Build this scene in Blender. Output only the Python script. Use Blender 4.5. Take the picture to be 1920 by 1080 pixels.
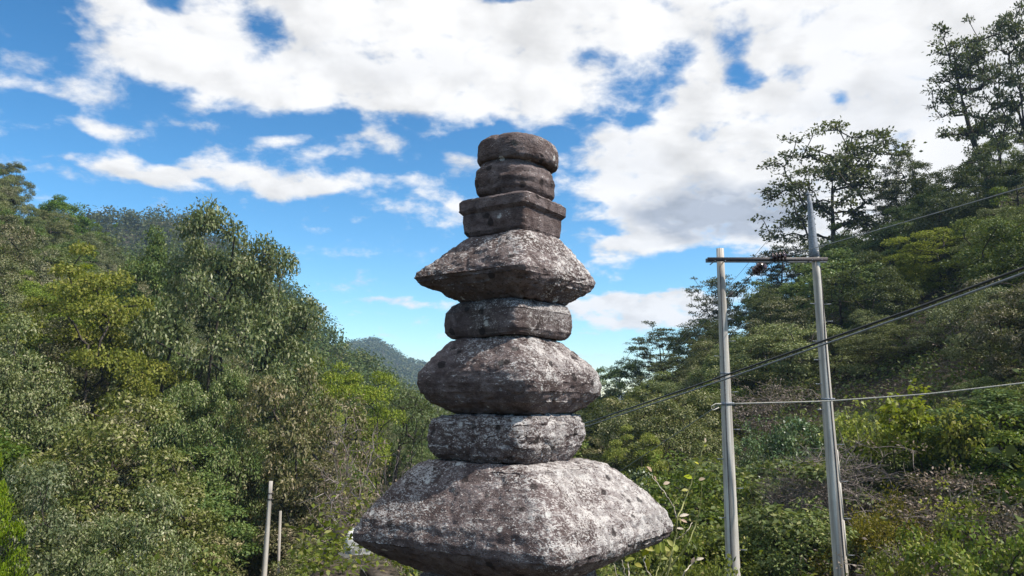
import bpy, math, random
import numpy as np
from mathutils import Vector, Matrix

for o in list(bpy.data.objects):
    bpy.data.objects.remove(o)
SC = bpy.context.scene
COL = SC.collection
R = math.radians
rng = np.random.default_rng(7)
random.seed(7)

# ------------------------------------------------------------------ camera
EYE = 1.75
FPX = 1500.0                       # focal length in pixels of the 1920 wide photograph
PITCH = math.atan(230.0 / FPX)
cam = bpy.data.cameras.new('camera')
cam.sensor_width = 36.0
cam.lens = FPX / 1920 * 36
cam.clip_start = 0.05
cam.clip_end = 6000
camo = bpy.data.objects.new('camera', cam)
camo.location = (0, 0, EYE)
camo.rotation_euler = (R(90) + PITCH, 0, 0)
COL.objects.link(camo)
SC.camera = camo


def ray(px, py):
    u = (px - 960) / FPX
    v = (py - 540) / FPX
    c, s = math.cos(PITCH), math.sin(PITCH)
    return np.array((u, c + v * s, s - v * c))


def P(px, py, Y):
    d = ray(px, py)
    return np.array((0, 0, EYE)) + d * (Y / d[1])


def azel(px, py):
    d = ray(px, py)
    d = d / np.linalg.norm(d)
    return math.atan2(d[0], d[1]), math.asin(d[2])


def tan_el(px, py):
    d = ray(px, py)
    return d[2] / math.hypot(d[0], d[1])


# ------------------------------------------------------------------ sun, sky, exposure
SUN_AZ, SUN_EL = R(110), R(50)      # azimuth from +Y towards +X
sun = bpy.data.lights.new('sun', 'SUN')
sun.energy = 5.0
sun.angle = R(0.6)
sun.color = (1.0, 0.94, 0.86)
suno = bpy.data.objects.new('sun', sun)
sd = Vector((math.sin(SUN_AZ) * math.cos(SUN_EL), math.cos(SUN_AZ) * math.cos(SUN_EL), math.sin(SUN_EL)))
suno.rotation_euler = (-sd).to_track_quat('-Z', 'Y').to_euler()
suno.location = sd * 60
COL.objects.link(suno)

SC.view_settings.view_transform = 'Standard'
SC.view_settings.look = 'None'
SC.view_settings.exposure = 0.42
SC.view_settings.gamma = 1.0
SC.view_settings.use_curve_mapping = False
SC.render.engine = 'CYCLES'
SC.cycles.use_denoising = True
SC.cycles.max_bounces = 6
SC.cycles.diffuse_bounces = 2
SC.cycles.transparent_max_bounces = 6
SC.cycles.volume_bounces = 0

world = bpy.data.worlds.new('World')
SC.world = world
world.use_nodes = True


class NB:
    """small node builder"""

    def __init__(s, nt):
        s.nt = nt
        nt.nodes.clear()

    def n(s, t, **kw):
        nd = s.nt.nodes.new(t)
        for k, v in kw.items():
            setattr(nd, k, v)
        return nd

    def put(s, sock, v):
        if v is None:
            return
        if isinstance(v, bpy.types.NodeSocket):
            s.nt.links.new(v, sock)
        else:
            sock.default_value = v

    def m(s, op, a, b=None, c=None, clamp=False):
        nd = s.n('ShaderNodeMath', operation=op, use_clamp=clamp)
        for i, v in enumerate((a, b, c)):
            s.put(nd.inputs[i], v)
        return nd.outputs[0]

    def vm(s, op, a, b=None):
        nd = s.n('ShaderNodeVectorMath', operation=op)
        s.put(nd.inputs[0], a)
        s.put(nd.inputs[1], b)
        return nd.outputs[0]

    def xyz(s, x, y, z):
        nd = s.n('ShaderNodeCombineXYZ')
        for i, v in enumerate((x, y, z)):
            s.put(nd.inputs[i], v)
        return nd.outputs[0]

    def noise(s, vec, scale, detail=4, rough=0.5, dist=0.0):
        nd = s.n('ShaderNodeTexNoise')
        s.put(nd.inputs['Vector'], vec)
        nd.inputs['Scale'].default_value = scale
        nd.inputs['Detail'].default_value = detail
        nd.inputs['Roughness'].default_value = rough
        nd.inputs['Distortion'].default_value = dist
        return nd.outputs[0]

    def step(s, v, lo, hi, a=0.0, b=1.0):
        nd = s.n('ShaderNodeMapRange', interpolation_type='SMOOTHSTEP')
        s.put(nd.inputs[0], v)
        for i, q in enumerate((lo, hi, a, b)):
            nd.inputs[i + 1].default_value = q
        return nd.outputs[0]

    def mix(s, f, a, b, mode='MIX'):
        nd = s.n('ShaderNodeMix', data_type='RGBA', blend_type=mode)
        s.put(nd.inputs[0], f)
        for i, q in ((6, a), (7, b)):
            if isinstance(q, tuple) and len(q) == 3:
                q = q + (1.0,)
            s.put(nd.inputs[i], q)
        return nd.outputs[2]


def build_sky():
    b = NB(world.node_tree)
    sky = b.n('ShaderNodeTexSky', sky_type='NISHITA')
    sky.sun_disc = False
    sky.sun_elevation = SUN_EL
    sky.sun_rotation = SUN_AZ
    sky.air_density = 1.0
    sky.dust_density = 0.0
    sky.ozone_density = 1.6
    hs = b.n('ShaderNodeHueSaturation')
    hs.inputs['Hue'].default_value = 0.490
    hs.inputs['Saturation'].default_value = 1.15
    hs.inputs['Value'].default_value = 0.95
    gm = b.n('ShaderNodeGamma')
    gm.inputs[1].default_value = 1.45
    b.put(gm.inputs[0], b.vm('MULTIPLY', sky.outputs[0], (.182, .182, .182)))
    b.put(hs.inputs['Color'], b.vm('MULTIPLY', gm.outputs[0], (8.0, 8.0, 8.0)))
    tc = b.n('ShaderNodeTexCoord')
    d = tc.outputs['Generated']
    sp = b.n('ShaderNodeSeparateXYZ')
    b.put(sp.inputs[0], d)
    x, y, z = sp.outputs
    zc = b.m('ADD', b.m('MAXIMUM', z, 0.0), 0.32)
    pl = b.xyz(b.m('DIVIDE', x, zc), b.m('DIVIDE', y, zc), 0.0)
    az0 = b.m('ARCTAN2', x, y)
    el0 = b.m('ARCSINE', z)
    # warp the cloud outlines
    wv = b.n('ShaderNodeTexNoise')
    b.put(wv.inputs['Vector'], pl)
    wv.inputs['Scale'].default_value = 6.0
    wv.inputs['Detail'].default_value = 4
    ws = b.n('ShaderNodeSeparateXYZ')
    b.put(ws.inputs[0], wv.outputs['Color'])
    az = b.m('ADD', az0, b.m('MULTIPLY', b.m('SUBTRACT', ws.outputs[0], 0.5), 0.10))
    el = b.m('ADD', el0, b.m('MULTIPLY', b.m('SUBTRACT', ws.outputs[1], 0.5), 0.055))

    def field(blobs, AZ, EL, grow=1.0):
        tot = None
        for (px, py, rx, ry, w) in blobs:
            a, e = azel(px, py)
            sa, se = grow * rx / FPX, grow * ry / FPX
            dx = b.m('MULTIPLY_ADD', AZ, 1 / sa, -a / sa)
            dy = b.m('MULTIPLY_ADD', EL, 1 / se, -e / se)
            q = b.m('MULTIPLY_ADD', dx, dx, b.m('MULTIPLY', dy, dy))
            v = b.m('SUBTRACT', 1.0, q, clamp=True)
            v = b.m('MULTIPLY', b.m('MULTIPLY', v, v) if grow > 1 else v, w)
            tot = v if tot is None else b.m('ADD', tot, v)
        return tot

    solid = [
        (255, 35, 130, 75, .9), (330, 110, 120, 60, .6), (420, 130, 210, 80, .9), (560, 120, 220, 80, .8),
        (620, 175, 170, 50, .6), (800, 60, 420, 130, 1.0), (850, 150, 260, 90, .9), (980, 205, 140, 48, .6),
        (1130, 60, 330, 120, 1.0), (1250, 170, 210, 90, .8), (1560, 110, 420, 200, 1.1), (1880, 180, 420, 330, 1.2),
        (1480, 260, 330, 150, 1.0), (1220, 330, 200, 110, 1.0), (1420, 370, 280, 110, 1.0), (1190, 450, 130, 70, .9),
        (1640, 420, 200, 160, .9), (1110, 240, 170, 60, .35), (700, 110, 260, 90, .6), (640, 30, 260, 60, .5), (990, 90, 240, 110, .6),
        # the long lens shaped cloud and its puffs
        (420, 332, 250, 30, .95), (250, 316, 130, 11, .45), (500, 308, 120, 28, .4), (560, 348, 150, 26, .4), (530, 266, 62, 15, .65), (650, 350, 80, 18, .35), (620, 300, 80, 14, .22),
        (207, 245, 75, 25, .8), (155, 153, 52, 40, .60), (45, 105, 50, 22, .40), (35, 42, 45, 20, .36), (20, 160, 45, 20, .30), (120, 90, 50, 18, .28), (95, 178, 36, 18, .3), (25, 265, 50, 14, .22),
        (400, 236, 55, 18, .4), (700, 274, 62, 24, .75), (780, 342, 72, 22, .75), (850, 386, 125, 26, .75), (860, 296, 52, 20, .55), (935, 300, 60, 34, .3), (740, 205, 50, 22, .35),
        (1200, 585, 170, 46, 1.1), (1110, 560, 120, 30, .6), (740, 572, 150, 14, .55), (640, 545, 90, 12, .22), (1330, 555, 120, 60, .7), (1150, 520, 90, 14, .3),
        # the cover goes on the same way past the edges of the frame
        (1000, -200, 1300, 240, .7), (2500, 200, 560, 420, 1.0), (-700, 100, 500, 200, .45), (1400, -950, 1400, 300, .5), (-2400, 100, 900, 400, .6), (4200, 100, 900, 420, .8), (5600, 100, 800, 400, .7)]
    hole = [
        (40, 10, 130, 60, .5), (90, 250, 120, 60, .25),         (505, 62, 62, 42, .9), (325, 5, 60, 30, .7), (955, 2, 75, 10, .8), (1185, 165, 85, 66, .95), (1140, 228, 110, 34, .65), (1115, 115, 70, 22, .55), (1240, 100, 60, 34, .5),
        (1375, 90, 55, 70, .8), (1395, 150, 55, 36, .8), (1480, 125, 70, 28, .55), (1585, 180, 26, 32, .5), (1330, 240, 40, 24, .5), (1355, 5, 45, 12, .6), (900, 268, 100, 34, .4), (1075, 262, 90, 22, .3),
        (1130, 425, 60, 34, .5), (1105, 470, 34, 20, .4), (1290, 505, 130, 40, .55), (1245, 530, 170, 24, .6), (1610, 470, 60, 30, .3)]
    grey = [(1340, 392, 200, 62, 1.4), (1240, 430, 120, 40, .4), (1450, 420, 120, 40, .6), (1660, 190, 220, 60, .28), (1180, 300, 120, 60, .25), (700, 120, 300, 40, .15), (1500, 40, 260, 40, .12), (2400, 200, 500, 200, .3)]
    high = b.step(el0, .52, .80, 0.0, 1.0)          # unseen cloud cover added overhead to whiten the ambient light
    cov = b.m('SUBTRACT', b.m('MINIMUM', b.m('ADD', field(solid, az, el, 1.3), high), 1.1), field(hole, az, el))
    n1 = b.noise(pl, 12.0, 10, 0.60, 0.15)
    off = b.vm('ADD', pl, (0.022, -0.012, 0.0))
    n2 = b.noise(off, 12.0, 6, 0.58, 0.15)
    n1s = b.noise(pl, 12.0, 6, 0.58, 0.15)
    nl = b.noise(pl, 2.6, 3, 0.5)
    dens = b.m('ADD', b.m('MULTIPLY_ADD', cov, 1.0, -0.32), b.m('MULTIPLY', b.m('SUBTRACT', n1, 0.5), 2.5))
    alpha = b.step(dens, -0.24, 0.66)
    lo1 = b.noise(pl, 5.0, 4, .5, .3)
    lo2 = b.noise(b.vm('ADD', pl, (.07, -.03, 0.0)), 5.0, 4, .5, .3)
    relief = b.m('MINIMUM', b.m('ADD', b.m('MULTIPLY', b.m('SUBTRACT', n1s, n2), .35), b.m('MULTIPLY', b.m('SUBTRACT', lo1, lo2), .9)), .06)
    gr = b.m('MULTIPLY', field(grey, az, el), b.step(n1s, 0.30, 0.62, 0.45, 1.0))
    gr = b.m('ADD', gr, b.step(nl, 0.5, 0.75, 0.0, 0.10), clamp=True)
    white = b.mix(gr, (7.5, 7.45, 7.4), (3.7, 4.05, 4.7))
    lum = b.m('ADD', 1.0, relief)
    wcol = b.vm('MULTIPLY', white, b.xyz(lum, lum, lum))
    col = b.mix(alpha, hs.outputs[0], wcol)
    bg = b.n('ShaderNodeBackground')
    b.put(bg.inputs[0], col)
    bg.inputs[1].default_value = 0.1
    out = b.n('ShaderNodeOutputWorld')
    b.put(out.inputs[0], bg.outputs[0])
    world.cycles.sampling_method = 'MANUAL'
    world.cycles.sample_map_resolution = 1024


build_sky()


# ------------------------------------------------------------------ helpers
def tag(o, label=None, cat=None, group=None, kind=None):
    if label: o['label'] = label
    if cat: o['category'] = cat
    if group: o['group'] = group
    if kind: o['kind'] = kind
    return o


def empty(name, loc=(0, 0, 0), label=None, cat=None, group=None):
    o = bpy.data.objects.new(name, None)
    o.location = loc
    o.empty_display_size = 0.2
    COL.objects.link(o)
    return tag(o, label, cat, group)


def mesh_np(name, V, F, smooth=False):
    """V (n,3), F (m,4) quads"""
    me = bpy.data.meshes.new(name)
    V = np.ascontiguousarray(V, dtype=np.float32)
    F = np.ascontiguousarray(F, dtype=np.int32)
    me.vertices.add(len(V))
    me.vertices.foreach_set('co', V.ravel())
    me.loops.add(F.size)
    me.loops.foreach_set('vertex_index', F.ravel())
    me.polygons.add(len(F))
    me.polygons.foreach_set('loop_start', np.arange(0, F.size, F.shape[1], dtype=np.int32))
    me.update(calc_edges=True)
    if smooth:
        me.polygons.foreach_set('use_smooth', np.ones(len(F), dtype=bool))
    return me


def obj(name, me, mat=None, parent=None):
    o = bpy.data.objects.new(name, me)
    COL.objects.link(o)
    if mat and not me.materials:
        me.materials.append(mat)
    if parent:
        o.parent = parent
    return o


def hash3(ix, iy, iz, seed):
    h = (ix.astype(np.int64) * 374761393 + iy.astype(np.int64) * 668265263 + iz.astype(np.int64) * 2147483647 + seed * 974711) & 0xFFFFFFFF
    h = ((h ^ (h >> 13)) * 1274126177) & 0xFFFFFFFF
    h = ((h ^ (h >> 16)) * 2246822519) & 0xFFFFFFFF
    h = h ^ (h >> 15)
    return (h & 0xFFFFFF).astype(np.float64) / 0x7FFFFF - 1.0


def vnoise(p, seed=0):
    i = np.floor(p).astype(np.int64)
    f = p - i
    u = f * f * f * (f * (f * 6 - 15) + 10)
    r = 0
    for dx in (0, 1):
        wx = u[:, 0] if dx else 1 - u[:, 0]
        for dy in (0, 1):
            wy = u[:, 1] if dy else 1 - u[:, 1]
            for dz in (0, 1):
                wz = u[:, 2] if dz else 1 - u[:, 2]
                r = r + wx * wy * wz * hash3(i[:, 0] + dx, i[:, 1] + dy, i[:, 2] + dz, seed)
    return r


def fbm(p, octv=4, seed=0, gain=0.5):
    a, s, t = 1.0, 0.0, 0.0
    for k in range(octv):
        s = s + a * vnoise(p * (2.03 ** k) + 17.3 * k, seed + k)
        t += a
        a *= gain
    return s / t


def tube(pts, rad, seg=8, cap=True):
    """tapered tube, quads only; rad scalar or list"""
    pts = np.asarray(pts, float)
    n = len(pts)
    rad = np.full(n, rad) if np.isscalar(rad) else np.asarray(rad, float)
    T = np.gradient(pts, axis=0)
    T /= np.linalg.norm(T, axis=1)[:, None] + 1e-9
    ref = np.array((0, 0, 1.0)) if abs(T[:, 2]).mean() < 0.8 else np.array((1.0, 0, 0))
    A = np.cross(T, ref)
    A /= np.linalg.norm(A, axis=1)[:, None] + 1e-9
    B = np.cross(T, A)
    th = np.linspace(0, 2 * math.pi, seg, endpoint=False)
    V = pts[:, None, :] + rad[:, None, None] * (np.cos(th)[None, :, None] * A[:, None, :] + np.sin(th)[None, :, None] * B[:, None, :])
    V = V.reshape(-1, 3)
    k = np.arange(seg)
    F = []
    for i in range(n - 1):
        F.append(np.stack([i * seg + k, i * seg + (k + 1) % seg, (i + 1) * seg + (k + 1) % seg, (i + 1) * seg + k], 1))
    F = np.concatenate(F)
    if cap:
        ex = []
        for base, flip in ((0, False), ((n - 1) * seg, True)):
            for j in range(0, seg - 2, 2):
                q = [base, base + j + 1, base + j + 2, base + (j + 3) % seg]
                ex.append(q if flip else q[::-1])
        F = np.concatenate([F, np.array(ex)])
    return V, F


def join(parts):
    V, F, off = [], [], 0
    for v, f in parts:
        V.append(v)
        F.append(np.asarray(f) + off)
        off += len(v)
    return np.concatenate(V), np.concatenate(F)


def box(c, s, rot=None):
    V = np.array([(x, y, z) for x in (-.5, .5) for y in (-.5, .5) for z in (-.5, .5)]) * np.asarray(s)
    if rot is not None:
        V = V @ np.asarray(rot).T
    V = V + np.asarray(c)
    F = np.array([(0, 1, 3, 2), (4, 6, 7, 5), (0, 4, 5, 1), (2, 3, 7, 6), (0, 2, 6, 4), (1, 5, 7, 3)])
    return V, F


def principled(name, build, rough=0.8, spec=0.3):
    m = bpy.data.materials.new(name)
    m.use_nodes = True
    b = NB(m.node_tree)
    pr = b.n('ShaderNodeBsdfPrincipled')
    pr.inputs['Roughness'].default_value = rough
    pr.inputs['Specular IOR Level'].default_value = spec
    out = b.n('ShaderNodeOutputMaterial')
    b.put(out.inputs[0], pr.outputs[0])
    build(b, pr)
    return m


def ocoord(b):
    return b.n('ShaderNodeTexCoord').outputs['Object']


def bump(b, pr, h, strength, dist):
    nd = b.n('ShaderNodeBump')
    nd.inputs['Strength'].default_value = strength
    nd.inputs['Distance'].default_value = dist
    b.put(nd.inputs['Height'], h)
    b.put(pr.inputs['Normal'], nd.outputs[0])


# ------------------------------------------------------------------ ground, one sheet
def px_az(px):
    return azel(px, 690)[0]


def ridge(nodes, tree_h):
    """nodes: (px, py of the tree line, foot distance, ridge distance)"""
    az = np.array([px_az(n[0]) for n in nodes])
    r0 = np.array([n[2] for n in nodes], float)
    rr = np.array([n[3] for n in nodes], float)
    h = np.array([EYE + tan_el(n[0], n[1]) * n[3] - tree_h for n in nodes])
    return az, r0, rr, h


HILLS = [
    # left near hill
    ridge([(-900, 60, 22, 105), (-400, 140, 22, 105), (0, 318, 24, 110), (60, 352, 24, 112), (110, 392, 24, 115), (180, 448, 25, 115), (300, 530, 26, 115), (450, 650, 30, 112), (600, 735, 36, 110), (720, 790, 45, 100), (800, 860, 60, 100)], 5.5),
    # right near hill
    ridge([(1090, 800, 45, 85), (1120, 715, 34, 85), (1200, 650, 24, 82), (1300, 580, 20, 80), (1400, 530, 18, 78), (1480, 480, 17, 76), (1600, 420, 16.5, 75), (1700, 350, 16.5, 74), (1800, 300, 16, 73), (1920, 230, 16, 72), (2300, 60, 16, 70), (2900, 60, 16, 70)], 5.0),
    # middle hill on the left
    ridge([(150, 470, 110, 190), (300, 430, 110, 190), (450, 460, 105, 190), (540, 530, 100, 190), (580, 558, 100, 190), (620, 596, 100, 190), (680, 648, 100, 185), (740, 700, 95, 180), (800, 755, 90, 170), (900, 800, 90, 170)], 6.0),
    # far ridge on the left
    ridge([(-500, 420, 190, 340), (60, 402, 190, 340), (120, 392, 190, 340), (200, 389, 190, 340), (300, 394, 190, 340), (345, 408, 190, 340), (430, 450, 190, 340), (520, 540, 190, 340), (600, 660, 190, 340), (760, 800, 190, 340)], 6.0),
    # far mountain
    ridge([(300, 800, 500, 950), (500, 735, 500, 950), (600, 668, 500, 950), (650, 638, 500, 950), (680, 632, 500, 950), (705, 628, 500, 950), (725, 638, 500, 950), (750, 658, 500, 950), (775, 670, 500, 950), (800, 680, 500, 950), (860, 718, 500, 950), (960, 745, 500, 950), (1100, 740, 500, 950), (1300, 700, 500, 950)], 7.0)]


def ground_z(x, y, detail=True):
    x = np.atleast_1d(np.asarray(x, float))
    y = np.atleast_1d(np.asarray(y, float))
    r = np.hypot(x, y)
    az = np.arctan2(x, y)
    flo = np.interp(az, [-0.10, 0.10], [-4.9, -3.1])
    edge = 6.7 + 3.6 * np.clip(1 - ((az + 0.185) / 0.085) ** 2, 0, 1)
    t = np.clip((r - edge) / 7.5, 0, 1)
    z = flo * t * t * (3 - 2 * t)
    for (A, r0, rr, h) in HILLS:
        a0 = np.interp(az, A, r0)
        a1 = np.interp(az, A, rr)
        hh = np.interp(az, A, h)
        fade = np.clip(np.minimum((az - (A[0] - 0.5)) / 0.5, ((A[-1] + 0.5) - az) / 0.5), 0, 1)
        fade = fade * fade * (3 - 2 * fade)
        s = np.clip((r - a0) / (a1 - a0), 0, 1)
        prof = s ** 1.05
        zz = flo + (hh - flo) * prof * fade
        zz = zz - np.maximum(0, r - a1) * 0.28 * fade
        zz = np.where(r > a0, zz, -50)
        z = np.maximum(z, zz)
    if detail:
        p = np.stack([x, y, np.zeros_like(x)], 1)
        amp = np.clip((r - 13) / 20, 0.0, 1.0)
        z = z + amp * (0.7 * fbm(p / 9.0, 3, 3) + np.clip(r / 250, 0, 3) * 2.0 * fbm(p / 45.0, 3, 9))
        z = z + 0.035 * fbm(p / 0.7, 3, 5) * np.clip((r - 0.2), 0, 1)
    return np.maximum(z, -7.5)


def gz(x, y):
    return float(ground_z(x, y)[0])


def ground_mat(b, pr):
    co = ocoord(b)
    n = b.noise(co, 0.25, 8, 0.6)
    f = b.noise(co, 6.0, 6, 0.65)
    c = b.mix(b.step(n, .35, .65), (.050, .039, .029), (.036, .042, .020))
    c = b.mix(b.step(f, .45, .7), c, (.14, .11, .085))
    b.put(pr.inputs['Base Color'], c)
    bump(b, pr, f, .6, .05)


M_GROUND = principled('leafy_soil', ground_mat, .95, .1)


def build_ground():
    azs = np.unique(np.concatenate([np.linspace(-math.pi, -0.95, 40), np.linspace(-0.95, 0.95, 420), np.linspace(0.95, math.pi, 40)]))[:-1]
    rs = np.concatenate([[0.15], np.geomspace(0.5, 1500, 190)])
    Rg, A = np.meshgrid(rs, azs, indexing='ij')
    x, y = Rg * np.sin(A), Rg * np.cos(A)
    z = ground_z(x.ravel(), y.ravel())
    V = np.stack([x.ravel(), y.ravel(), z], 1)
    n, m = len(rs), len(azs)
    k = np.arange(m)
    F = np.concatenate([np.stack([i * m + k, (i + 1) * m + k, (i + 1) * m + (k + 1) % m, i * m + (k + 1) % m], 1) for i in range(n - 1)])
    V = np.concatenate([V, [[0, 0, 0]]])
    c = len(V) - 1
    F = np.concatenate([F, np.stack([k, (k + 1) % m, np.full(m, c), np.full(m, c)], 1)[:0]])
    o = obj('ground', mesh_np('ground', V, F[:, ::-1], True), M_GROUND)
    tag(o, kind='structure')


build_ground()


# ------------------------------------------------------------------ stone pagoda
PAG_Y = 5.5


def stone_mat(name, lich, warm=1.0, scale=1.0):
    def f(b, pr):
        co = ocoord(b)
        geo = b.n('ShaderNodeNewGeometry')
        nz = b.n('ShaderNodeSeparateXYZ')
        b.put(nz.inputs[0], geo.outputs['Normal'])
        big = b.noise(co, 2.3, 4, .55)
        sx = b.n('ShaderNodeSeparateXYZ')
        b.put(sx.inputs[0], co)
        mid = b.noise(co, 9.0, 6, .62, .4)
        st = b.n('ShaderNodeMapping')
        st.inputs['Scale'].default_value = (1.0, 1.0, 1.7)
        st.inputs['Rotation'].default_value = (0, .5, .3)
        b.put(st.inputs[0], co)
        fine = b.noise(st.outputs[0], 60 * scale, 3, .6, .6)
        pore = b.noise(st.outputs[0], 95 * scale, 4, .6)
        base = b.mix(b.step(mid, .32, .68), (.085, .061, .057), (.205, .163, .155))
        base = b.mix(b.step(big, .42, .68, 0, .6), base, (.075 * warm, .050, .040))
        # grey crust lichen in fine flecks, thicker where rain reaches the stone
        up = b.step(nz.outputs[2], -.55, .45, -.22, .10)
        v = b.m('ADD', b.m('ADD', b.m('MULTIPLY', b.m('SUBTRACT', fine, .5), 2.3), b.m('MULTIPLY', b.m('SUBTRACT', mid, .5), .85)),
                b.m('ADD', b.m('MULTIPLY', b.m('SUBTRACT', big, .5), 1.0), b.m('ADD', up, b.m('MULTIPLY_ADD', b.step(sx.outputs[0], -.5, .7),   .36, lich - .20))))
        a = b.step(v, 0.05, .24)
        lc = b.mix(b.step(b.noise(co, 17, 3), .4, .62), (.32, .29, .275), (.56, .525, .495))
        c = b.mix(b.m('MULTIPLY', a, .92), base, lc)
        # round white lichen rosettes and black pits
        vo = b.n('ShaderNodeTexVoronoi', feature='F1')
        vo.inputs['Scale'].default_value = 11
        b.put(vo.inputs['Vector'], b.vm('ADD', co, b.vm('MULTIPLY', b.n('ShaderNodeTexNoise').outputs['Color'], (.03, .03, .03))))
        cs = b.n('ShaderNodeSeparateXYZ')
        b.put(cs.inputs[0], vo.outputs['Color'])
        spot = b.m('MULTIPLY', b.step(b.m('ADD', vo.outputs['Distance'], b.m('MULTIPLY', b.m('SUBTRACT', fine, .5), .5)), .16, .26, 1, 0), b.m('GREATER_THAN', cs.outputs[0], .88))
        c = b.mix(b.m('MULTIPLY', spot, .8), c, (.62, .60, .56))
        dark = b.m('MULTIPLY', b.step(b.m('ADD', vo.outputs['Distance'], b.m('MULTIPLY', b.m('SUBTRACT', mid, .5), .9)), .20, .34, 1, 0), b.m('LESS_THAN', cs.outputs[1], .24))
        c = b.mix(b.m('MULTIPLY', dark, .85), c, (.030, .024, .023))
        c = b.mix(b.step(pore, .55, .66, 0, .8), c, (.022, .018, .017))
        b.put(pr.inputs['Base Color'], c)
        h = b.m('ADD', b.m('MULTIPLY', fine, .6), b.m('MULTIPLY', pore, -.55))
        bump(b, pr, b.m('ADD', h, b.m('MULTIPLY', mid, 1.0)), .8, .024)
    return principled(name, f, .92, .15)


def smooth_profile(prof, n, straight=False):
    """resample (py, left, right) rows by arc length with a Catmull-Rom curve"""
    p = np.array(prof, float)
    if straight:
        L = np.concatenate([[0], np.cumsum(np.hypot(np.diff(p[:, 0]), .5 * np.abs(np.diff(p[:, 1])) + .5 * np.abs(np.diff(p[:, 2]))))])
        s = np.unique(np.concatenate([np.linspace(0, L[-1], n - len(p) + 2), L]))
        s = np.interp(np.linspace(0, len(s) - 1, n), range(len(s)), s)
        return np.stack([np.interp(s, L, p[:, k]) for k in range(3)], 1)
    q = np.concatenate([[2 * p[0] - p[1]], p, [2 * p[-1] - p[-2]]])
    out = []
    for i in range(1, len(q) - 2):
        for t in np.linspace(0, 1, 24, endpoint=False):
            a, b_, c, d = q[i - 1], q[i], q[i + 1], q[i + 2]
            out.append(.5 * (2 * b_ + (c - a) * t + (2 * a - 5 * b_ + 4 * c - d) * t * t + (3 * b_ - a - 3 * c + d) * t ** 3))
    out.append(p[-1])
    out = np.array(out)
    L = np.concatenate([[0], np.cumsum(np.hypot(np.diff(out[:, 0]), .5 * np.abs(np.diff(out[:, 1])) + .5 * np.abs(np.diff(out[:, 2]))))])
    s = np.linspace(0, L[-1], n)
    return np.stack([np.interp(s, L, out[:, k]) for k in range(3)], 1)


def stone(name, prof, power, rot, mat, parent, seed, amp=(.03, .014, .006), tilt=0.0, nth=220, nrow=84, cap=14, straight=True, ripple=0.0):
    rows = smooth_profile(prof, nrow, straight)
    z = np.array([P(960, r_[0], PAG_Y)[2] for r_ in rows])
    xl = np.array([P(r_[1], r_[0], PAG_Y)[0] for r_ in rows])
    xr = np.array([P(r_[2], r_[0], PAG_Y)[0] for r_ in rows])
    cx, hw = (xl + xr) / 2, (xr - xl) / 2
    th = np.linspace(0, 2 * math.pi, nth, endpoint=False)

    def sect(pw):
        a = th - rot                     # corners at multiples of 90 degrees from rot
        c, s = np.abs(np.cos(a)), np.abs(np.sin(a))
        # diamond like section: rounded square whose corners lie on the axes
        c2, s2 = np.abs(np.cos(a - math.pi / 4)), np.abs(np.sin(a - math.pi / 4))
        rad = 1 / (c2 ** pw + s2 ** pw) ** (1 / pw)
        sx, sy = rad * np.cos(th), rad * np.sin(th)
        k = np.abs(sx).max()
        return sx / k, sy / k
    V = []
    for i in range(nrow):
        pw = power if np.isscalar(power) else np.interp(i / (nrow - 1), [q[0] for q in power], [q[1] for q in power])
        sx, sy = sect(pw)
        V.append(np.stack([cx[i] + hw[i] * sx, PAG_Y + hw[i] * sy, np.full(nth, z[i])], 1))
    top = [np.array([(cx[0], PAG_Y, z[0])]) + (V[0] - np.array([(cx[0], PAG_Y, z[0])])) * f for f in np.linspace(0.01, 1, cap, endpoint=False)]
    bot = [np.array([(cx[-1], PAG_Y, z[-1])]) + (V[-1] - np.array([(cx[-1], PAG_Y, z[-1])])) * f for f in np.linspace(1, 0.01, cap + 1)[1:]]
    G = np.stack(top + V + bot)          # (rows, nth, 3)
    nr = G.shape[0]
    du = np.roll(G, -1, 1) - np.roll(G, 1, 1)
    dv = np.gradient(G, axis=0)
    N = np.cross(du, dv)
    N /= np.linalg.norm(N, axis=2)[:, :, None] + 1e-9
    if (N[nr // 2] * (G[nr // 2] - G[nr // 2].mean(0))).sum() < 0:
        N = -N
    p = G.reshape(-1, 3)
    d = amp[0] * fbm(p / .42, 3, seed) + amp[1] * fbm(p / .11, 3, seed + 20) + amp[2] * fbm(p * np.array((1, 1, 1.8)) / .034, 3, seed + 40)
    rd = 1 - np.abs(fbm(p / .16, 2, seed + 60))
    d = d - amp[1] * .9 * np.clip(rd - .86, 0, 1) * 7
    if ripple:
        d = d + ripple * np.sin(p[:, 2] * 95 + 3 * fbm(p / .2, 2, seed + 70))
    V = p + N.reshape(-1, 3) * d[:, None]
    V[:, 2] += tilt * (V[:, 0] - cx.mean())
    k = np.arange(nth)
    F = np.concatenate([np.stack([i * nth + k, i * nth + (k + 1) % nth, (i + 1) * nth + (k + 1) % nth, (i + 1) * nth + k], 1) for i in range(nr - 1)])
    me = mesh_np(name, V, F[:, ::-1], True)
    return obj(name, me, mat, parent)


PHI = R(-90 + 10)                       # a corner points at the viewer, turned slightly right
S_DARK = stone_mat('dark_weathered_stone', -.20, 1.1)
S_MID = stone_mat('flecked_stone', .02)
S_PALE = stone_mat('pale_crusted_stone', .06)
S_TUFF = stone_mat('grey_block_stone', .0, .8, 1.3)


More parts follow.
